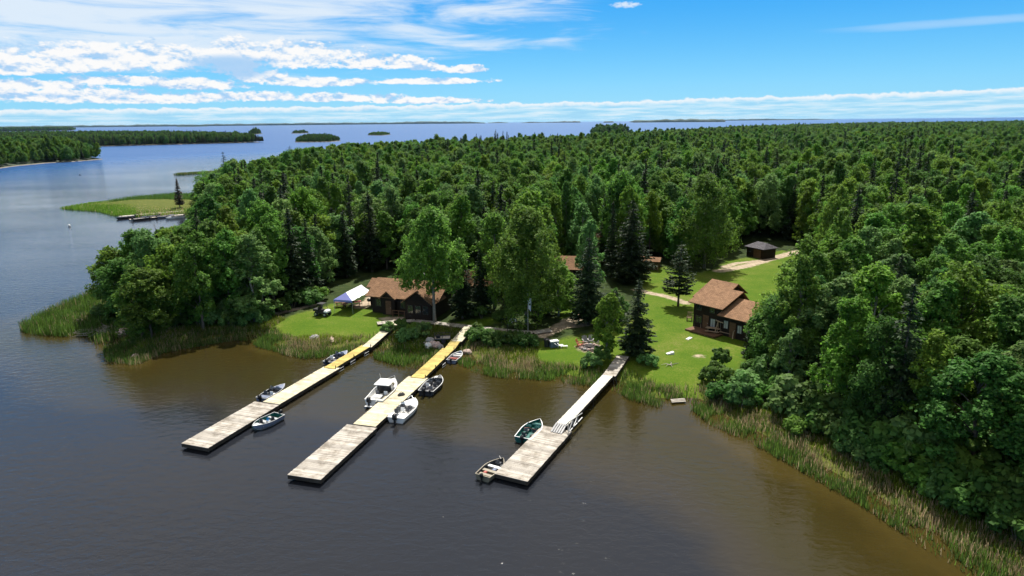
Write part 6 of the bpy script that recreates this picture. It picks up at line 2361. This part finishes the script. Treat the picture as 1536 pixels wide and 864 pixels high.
# brush pile on the left point
p = GG(160, 499)
g = random.Random(5)
m = MB()
for k in range(90):
    a = g.uniform(0, 6.283); l = g.uniform(0.8, 2.4)
    x, y, z = g.gauss(0, 1.5), g.gauss(0, 0.7), g.uniform(0.05, 0.7)
    m.tube([(x, y, z), (x + l * .5 * math.cos(a), y + l * .4 * math.sin(a), z + g.uniform(-.1, .3)), (x + l * math.cos(a), y + l * .7 * math.sin(a), max(0.02, z + g.uniform(-.3, .4)))], [0.045, 0.03, 0.01], 4)
o = m.build('brush_pile', DEADW); o.location = (p[0], p[1], max(0.05, p[2])); o.rotation_euler.z = 0.3
tag(o, 'heap of dead grey brush at the water on the left point', 'brush pile')
m = MB(); m.tube([(0, 0, 0.1), (2.5, 0.4, 0.35), (4.5, 0.5, 0.2)], [0.12, 0.1, 0.04], 7); m.tube([(2.5, 0.4, .35), (3.2, 1.0, .7)], [0.05, 0.01], 5)
o = m.build('driftwood_log', DEADW); p = GG(150, 494); o.location = (p[0], p[1], max(0.1, p[2])); o.rotation_euler.z = 0.1
tag(o, 'bleached driftwood log lying across the brush pile on the left point', 'log')

# ------------------------------------------------------------------ reeds and tall grass
def blades(name, P, Z, hgt, wid, lean, mats, idx, label, cat, rng):
    n = len(P)
    a = rng.uniform(0, 6.283, n)
    u = np.stack([np.cos(a), np.sin(a), np.zeros(n)], 1)
    b = rng.uniform(0, 6.283, n)
    l = np.stack([np.cos(b), np.sin(b), np.zeros(n)], 1) * (np.abs(rng.normal(0, 1, n)) * lean * hgt)[:, None]
    base = np.stack([P[:, 0], P[:, 1], Z - 0.05], 1)
    top = base + l; top[:, 2] += hgt
    w = (wid * rng.uniform(0.7, 1.3, n))[:, None]
    V = np.stack([base - u * w, base + u * w, top + u * w * 0.35, top - u * w * 0.35], 1)
    return tag(link(name, quads_mesh(name, V, mats, idx)), label, cat, None, 'stuff')


REED_G = foliage('green reed', (0.120, 0.215, 0.034), 0.5, 0.4, 0.02)
REED_D = foliage('dark green reed', (0.080, 0.140, 0.030), 0.5, 0.4, 0.02)
REED_T = foliage('dry tan reed', (0.42, 0.32, 0.19), 0.45, 0.35, 0.02)
GRASS_M = foliage('meadow grass', (0.130, 0.215, 0.024), 0.5, 0.35, 0.02)
rng = np.random.default_rng(21)
PIERL = [(np.array(pr[0]['q'][0] + pr[0]['q'][1]) / 2, np.array(pr[-1]['q'][2] + pr[-1]['q'][3]) / 2) for pr in (S1, S2, S3)]


def clear_of_docks(P, d=1.15):
    ok = np.ones(len(P), bool)
    for sec in (S1, S2, S3):
        for s in sec:
            q = s['q']
            ok &= seg_dist(P, (q[0] + q[1]) / 2, (q[2] + q[3]) / 2) > np.linalg.norm(q[1] - q[0]) / 2 + d - 0.85
    for p in [G(684, 534, .2), G(1018, 605, 0.2), G(664, 515, .5)]:
        ok &= np.hypot(P[:, 0] - p[0], P[:, 1] - p[1]) > 1.5
    ok &= np.minimum(line_dist(P, [q[:2] for q in pts_b]), 9) > 0.85
    return ok


P = np.stack([rng.uniform(-85, 62, 1500000), rng.uniform(26, 125, 1500000)], 1)
s = sdf(P, COAST)
k = (s > -1.5) & (s < 7.5)
P, s = P[k], s[k]
qx, qy, qd = project(np.stack([P[:, 0], P[:, 1], np.zeros(len(P))], 1))
k = (qx > -30) & (qx < 1570) & (qy < 900)
P, s, qx, qy = P[k], s[k], qx[k], qy[k]
lawn_s = np.maximum.reduce([sdf(P, q) for q in (LAWN_W, LAWN_E, LAWN_M)])
point = sdf(P, PX((30, 500), (90, 450), (168, 428), (205, 440), (190, 478), (150, 505)))
cl = vnoise(P, 0.9, 1) + 0.6 * vnoise(P, 3.2, 2)
left_pt = (point > -1.5)
right = P[:, 0] > 12
band_out = -0.9 + 0.7 * vnoise(P, 2.6, 4)
dens = np.where((s > band_out) & (s < 4.2 + 0.8 * vnoise(P, 2.2, 6)), 0.85, 0.0)
dens = np.where((s >= 3.6) & (lawn_s > -0.3), 0.0, dens)
dens = np.where(left_pt, 0.75, dens)
# thin fringe where the lawn comes down to the gangway and beside the boardwalk
dens = np.where((qx > 560) & (qx < 660) & (qy > 512), 0.95, dens)
dens *= np.where(cl > -0.2, 1.0, 0.22)
k = (rng.random(len(P)) < dens) & clear_of_docks(P)
P2, s2, c2, x2, lp = P[k], s[k], cl[k], qx[k], left_pt[k]
hh = np.where(lp, 1.5, np.where(P2[:, 0] > 12, 0.95, 0.9)) * np.clip(1 + 0.22 * c2 + rng.normal(0, .2, len(P2)), 0.35, 1.7)
hh *= 0.74 * np.clip(1.05 - 0.05 * s2, 0.6, 1.1) * np.where(rng.random(len(P2)) < 0.3, 0.6, 1.0)
tanp = np.clip(np.where(lp, 0.04, 0.10 + 0.12 * (s2 > 2.0)) + 0.32 * vnoise(P2, 2.0, 9), 0.03, 0.7)
tanp = np.where(((x2 > 425) & (x2 < 560) | (x2 > 705) & (x2 < 800) | (x2 > 1040)) & (s2 > 1.0), tanp + 0.38, tanp)
r = rng.random(len(P2))
idx = np.where(r < tanp, 2, np.where(rng.random(len(P2)) < 0.5 + 0.25 * vnoise(P2, 4, 12), 1, 0))
blades('reeds', P2, np.maximum(height_s(s2), -0.12), hh, 0.034, 0.20, [REED_G, REED_D, REED_T], idx, 'green and tan reeds fringing the near shore', 'reeds', rng)
# meadow grass between the reeds, the lawns and the woods
dens = np.where((s > 2.6) & (s < 7.5), 0.8, 0.0) * np.where(lawn_s > 0.2, 0.0, 1.0) * np.where(vnoise(P, 1.4, 31) > -0.5, 1, 0.4)
k = (rng.random(len(P)) < dens) & clear_of_docks(P) & ~left_pt
P3, s3 = P[k], s[k]
idx = np.where(rng.random(len(P3)) < 0.10 + 0.1 * vnoise(P3, 2, 3), 1, 0)
blades('meadow_grass', P3, height_s(s3), np.clip(0.5 + 0.2 * vnoise(P3, 1.6, 8) + rng.normal(0, .1, len(P3)), 0.15, 1.0), 0.034, 0.3, [GRASS_M, REED_T], idx,
       'rough green grass between the reeds and the trees', 'grass', rng)
# far marsh by the docks
P = np.stack([rng.uniform(-175, -85, 260000), rng.uniform(195, 300, 260000)], 1)
mp_ = sdf(P, PX((92, 309.5), (135, 302.5), (200, 296.5), (262, 292.5), (292, 295), (288, 318), (205, 321.5), (172, 320), (150, 314)))
oute = sdf(P, PX((160, 303), (200, 296.8), (262, 291.5), (292, 293), (292, 299), (200, 300)))
k = (mp_ > -0.5) & (rng.random(len(P)) < 0.55)
k2 = (oute > 0) & (rng.random(len(P)) < 0.5)
Pm = np.concatenate([P[k], P[k2]])
idx = np.concatenate([np.where(rng.random(k.sum()) < np.where((qz := project(np.stack([P[k][:, 0], P[k][:, 1], np.zeros(k.sum())], 1))[0]) > 205, 0.35, 0.05), 2, 0), np.ones(k2.sum(), int)])
hm = np.concatenate([rng.uniform(.5, 1.0, k.sum()), rng.uniform(1.3, 2.1, k2.sum())])
blades('marsh_reeds', Pm, np.zeros(len(Pm)), hm, 0.07, 0.1, [GRASS_M, REED_D, REED_T], idx, 'green marsh reeds on the low spit by the far docks', 'reeds', rng)
# thin line of reeds in open water farther out
a, b = G(265, 262.5), G(320, 259)
t = rng.random(2600)
Pm = a + (b - a) * t[:, None] + rng.normal(0, 1.2, (2600, 2))
blades('water_reeds', Pm, np.full(2600, -0.1), rng.uniform(.9, 1.6, 2600), 0.06, 0.1, [REED_D, REED_T], (rng.random(2600) < .2).astype(int), 'thin line of dark reeds standing in open water beyond the far docks', 'reeds', rng)

# ------------------------------------------------------------------ shrubs, each one set by hand
SPOTS = [  # px, py, size, where
    *[(x, y, s, 'right bank') for x, y, s in [(1080, 552, 1.15), (1072, 575, 1.25), (1098, 585, 1.3), (1122, 590, 1.2), (1088, 603, 1.0), (1112, 612, 1.05), (1140, 606, 1.1), (1160, 622, .9),
                                              (1205, 650, .9), (1235, 652, 1.1), (1262, 672, .9), (1290, 690, 1.1), (1322, 706, .8), (1352, 712, 1.2), (1385, 735, .9), (1420, 750, 1.1), (1450, 775, .9), (1490, 790, 1.2), (1525, 815, 1.0)]],
    *[(x, y, s, 'dark foot of the right bank woods') for x, y, s in [(1128, 568, 1.3), (1150, 584, 1.5), (1172, 600, 1.4), (1195, 622, 1.7), (1218, 634, 1.5), (1242, 640, 1.8), (1266, 652, 1.6), (1290, 664, 1.8), (1316, 680, 1.6), (1340, 690, 1.9), (1366, 702, 1.7), (1392, 715, 1.8), (1420, 728, 1.8), (1448, 742, 1.7), (1476, 758, 1.9), (1504, 772, 1.7), (1530, 786, 1.8)]],
    *[(x, y, s, 'dark foot of the left woods') for x, y, s in [(205, 474, 1.5), (232, 478, 1.6), (262, 478, 1.5), (292, 480, 1.6), (318, 476, 1.5), (348, 480, 1.6), (376, 476, 1.5)]],
    *[(x, y, s, 'left point') for x, y, s in [(150, 478, 1.1), (172, 486, 1.2), (196, 492, 1.1), (215, 484, 1.4), (232, 492, 1.0), (252, 488, 1.3), (276, 490, 1.2), (300, 492, 1.1), (322, 488, 1.4), (346, 492, 1.3), (364, 490, 1.0), (380, 488, 1.2), (398, 480, 1.1)]],
    *[(x, y, s, 'shore between the docks') for x, y, s in [(582, 500, .8), (602, 502, 1.1), (620, 504, 1.0), (636, 507, .9), (612, 512, .9)]],
    *[(x, y, s, 'shore right of the yellow ramp') for x, y, s in [(712, 512, .9), (728, 516, 1.1), (748, 520, 1.2), (768, 521, 1.1), (786, 520, 1.0), (716, 503, .8)]],
    *[(x, y, s, 'shore end of the white gangway') for x, y, s in [(888, 552, 1.0), (902, 546, .9), (972, 548, .7)]],
    *[(x, y, s, 'yard behind the boardwalk') for x, y, s in [(700, 472, .9), (722, 478, .9), (756, 480, 1.0), (806, 474, 1.2), (826, 470, 1.0), (842, 462, .9)]],
    *[(x, y, s, 'edge of the woods behind the white tent') for x, y, s in [(420, 468, 1.2), (440, 462, 1.2), (462, 456, 1.3), (480, 450, 1.2)]],
]
by = {}
for q in SPOTS:
    by.setdefault(q[3], []).append(q)
first = None
for wh, lst in by.items():
    lst.sort(key=lambda q: q[0])
    for k, (px_, py_, sz, _) in enumerate(lst):
        p = GG(px_, py_)
        lab = f'leafy shrub on the {wh}, {ORD[k]} from left'
        kk = k % 3
        sc = sz * rng.uniform(0.85, 1.15)
        if first is None:
            first = {}
        if kk not in first:
            o = plant('shrub', lab, 'shrub', p[0], p[1], SHRUB[kk], SHRUBT, sc, rng.uniform(0, 6.28), None, 'shrubs along the shore and woods edge', p[2])
            first[kk] = o
        else:
            o = copy_thing(first[kk], p, rng.uniform(0, 6.28), sc, lab)
        f = [c for c in o.children if c.name.startswith('foliage')][0]
        f.material_slots[0].link = 'OBJECT'
        f.material_slots[0].material = [SHRUBL, LEAF['pale green'], LEAF['mid green'], LEAF['deep green']][int(rng.integers(0, 4))]

# ------------------------------------------------------------------ air
def haze(density):
    m, N, L = nt('thin summer haze')
    out = node(N, 'ShaderNodeOutputMaterial')
    v = node(N, 'ShaderNodeVolumePrincipled', i_Density=density, i_Anisotropy=0.2)
    v.inputs['Color'].default_value = (0.45, 0.72, 1.0, 1)
    L.new(v.outputs[0], out.inputs['Volume'])
    mb = MB()
    mb.box((0, 12500, 33), (54000, 29000, 75))
    o = mb.build('haze', m)
    tag(o, 'thin blue haze over the lake', 'haze', None, 'stuff')


haze(1.1e-5)
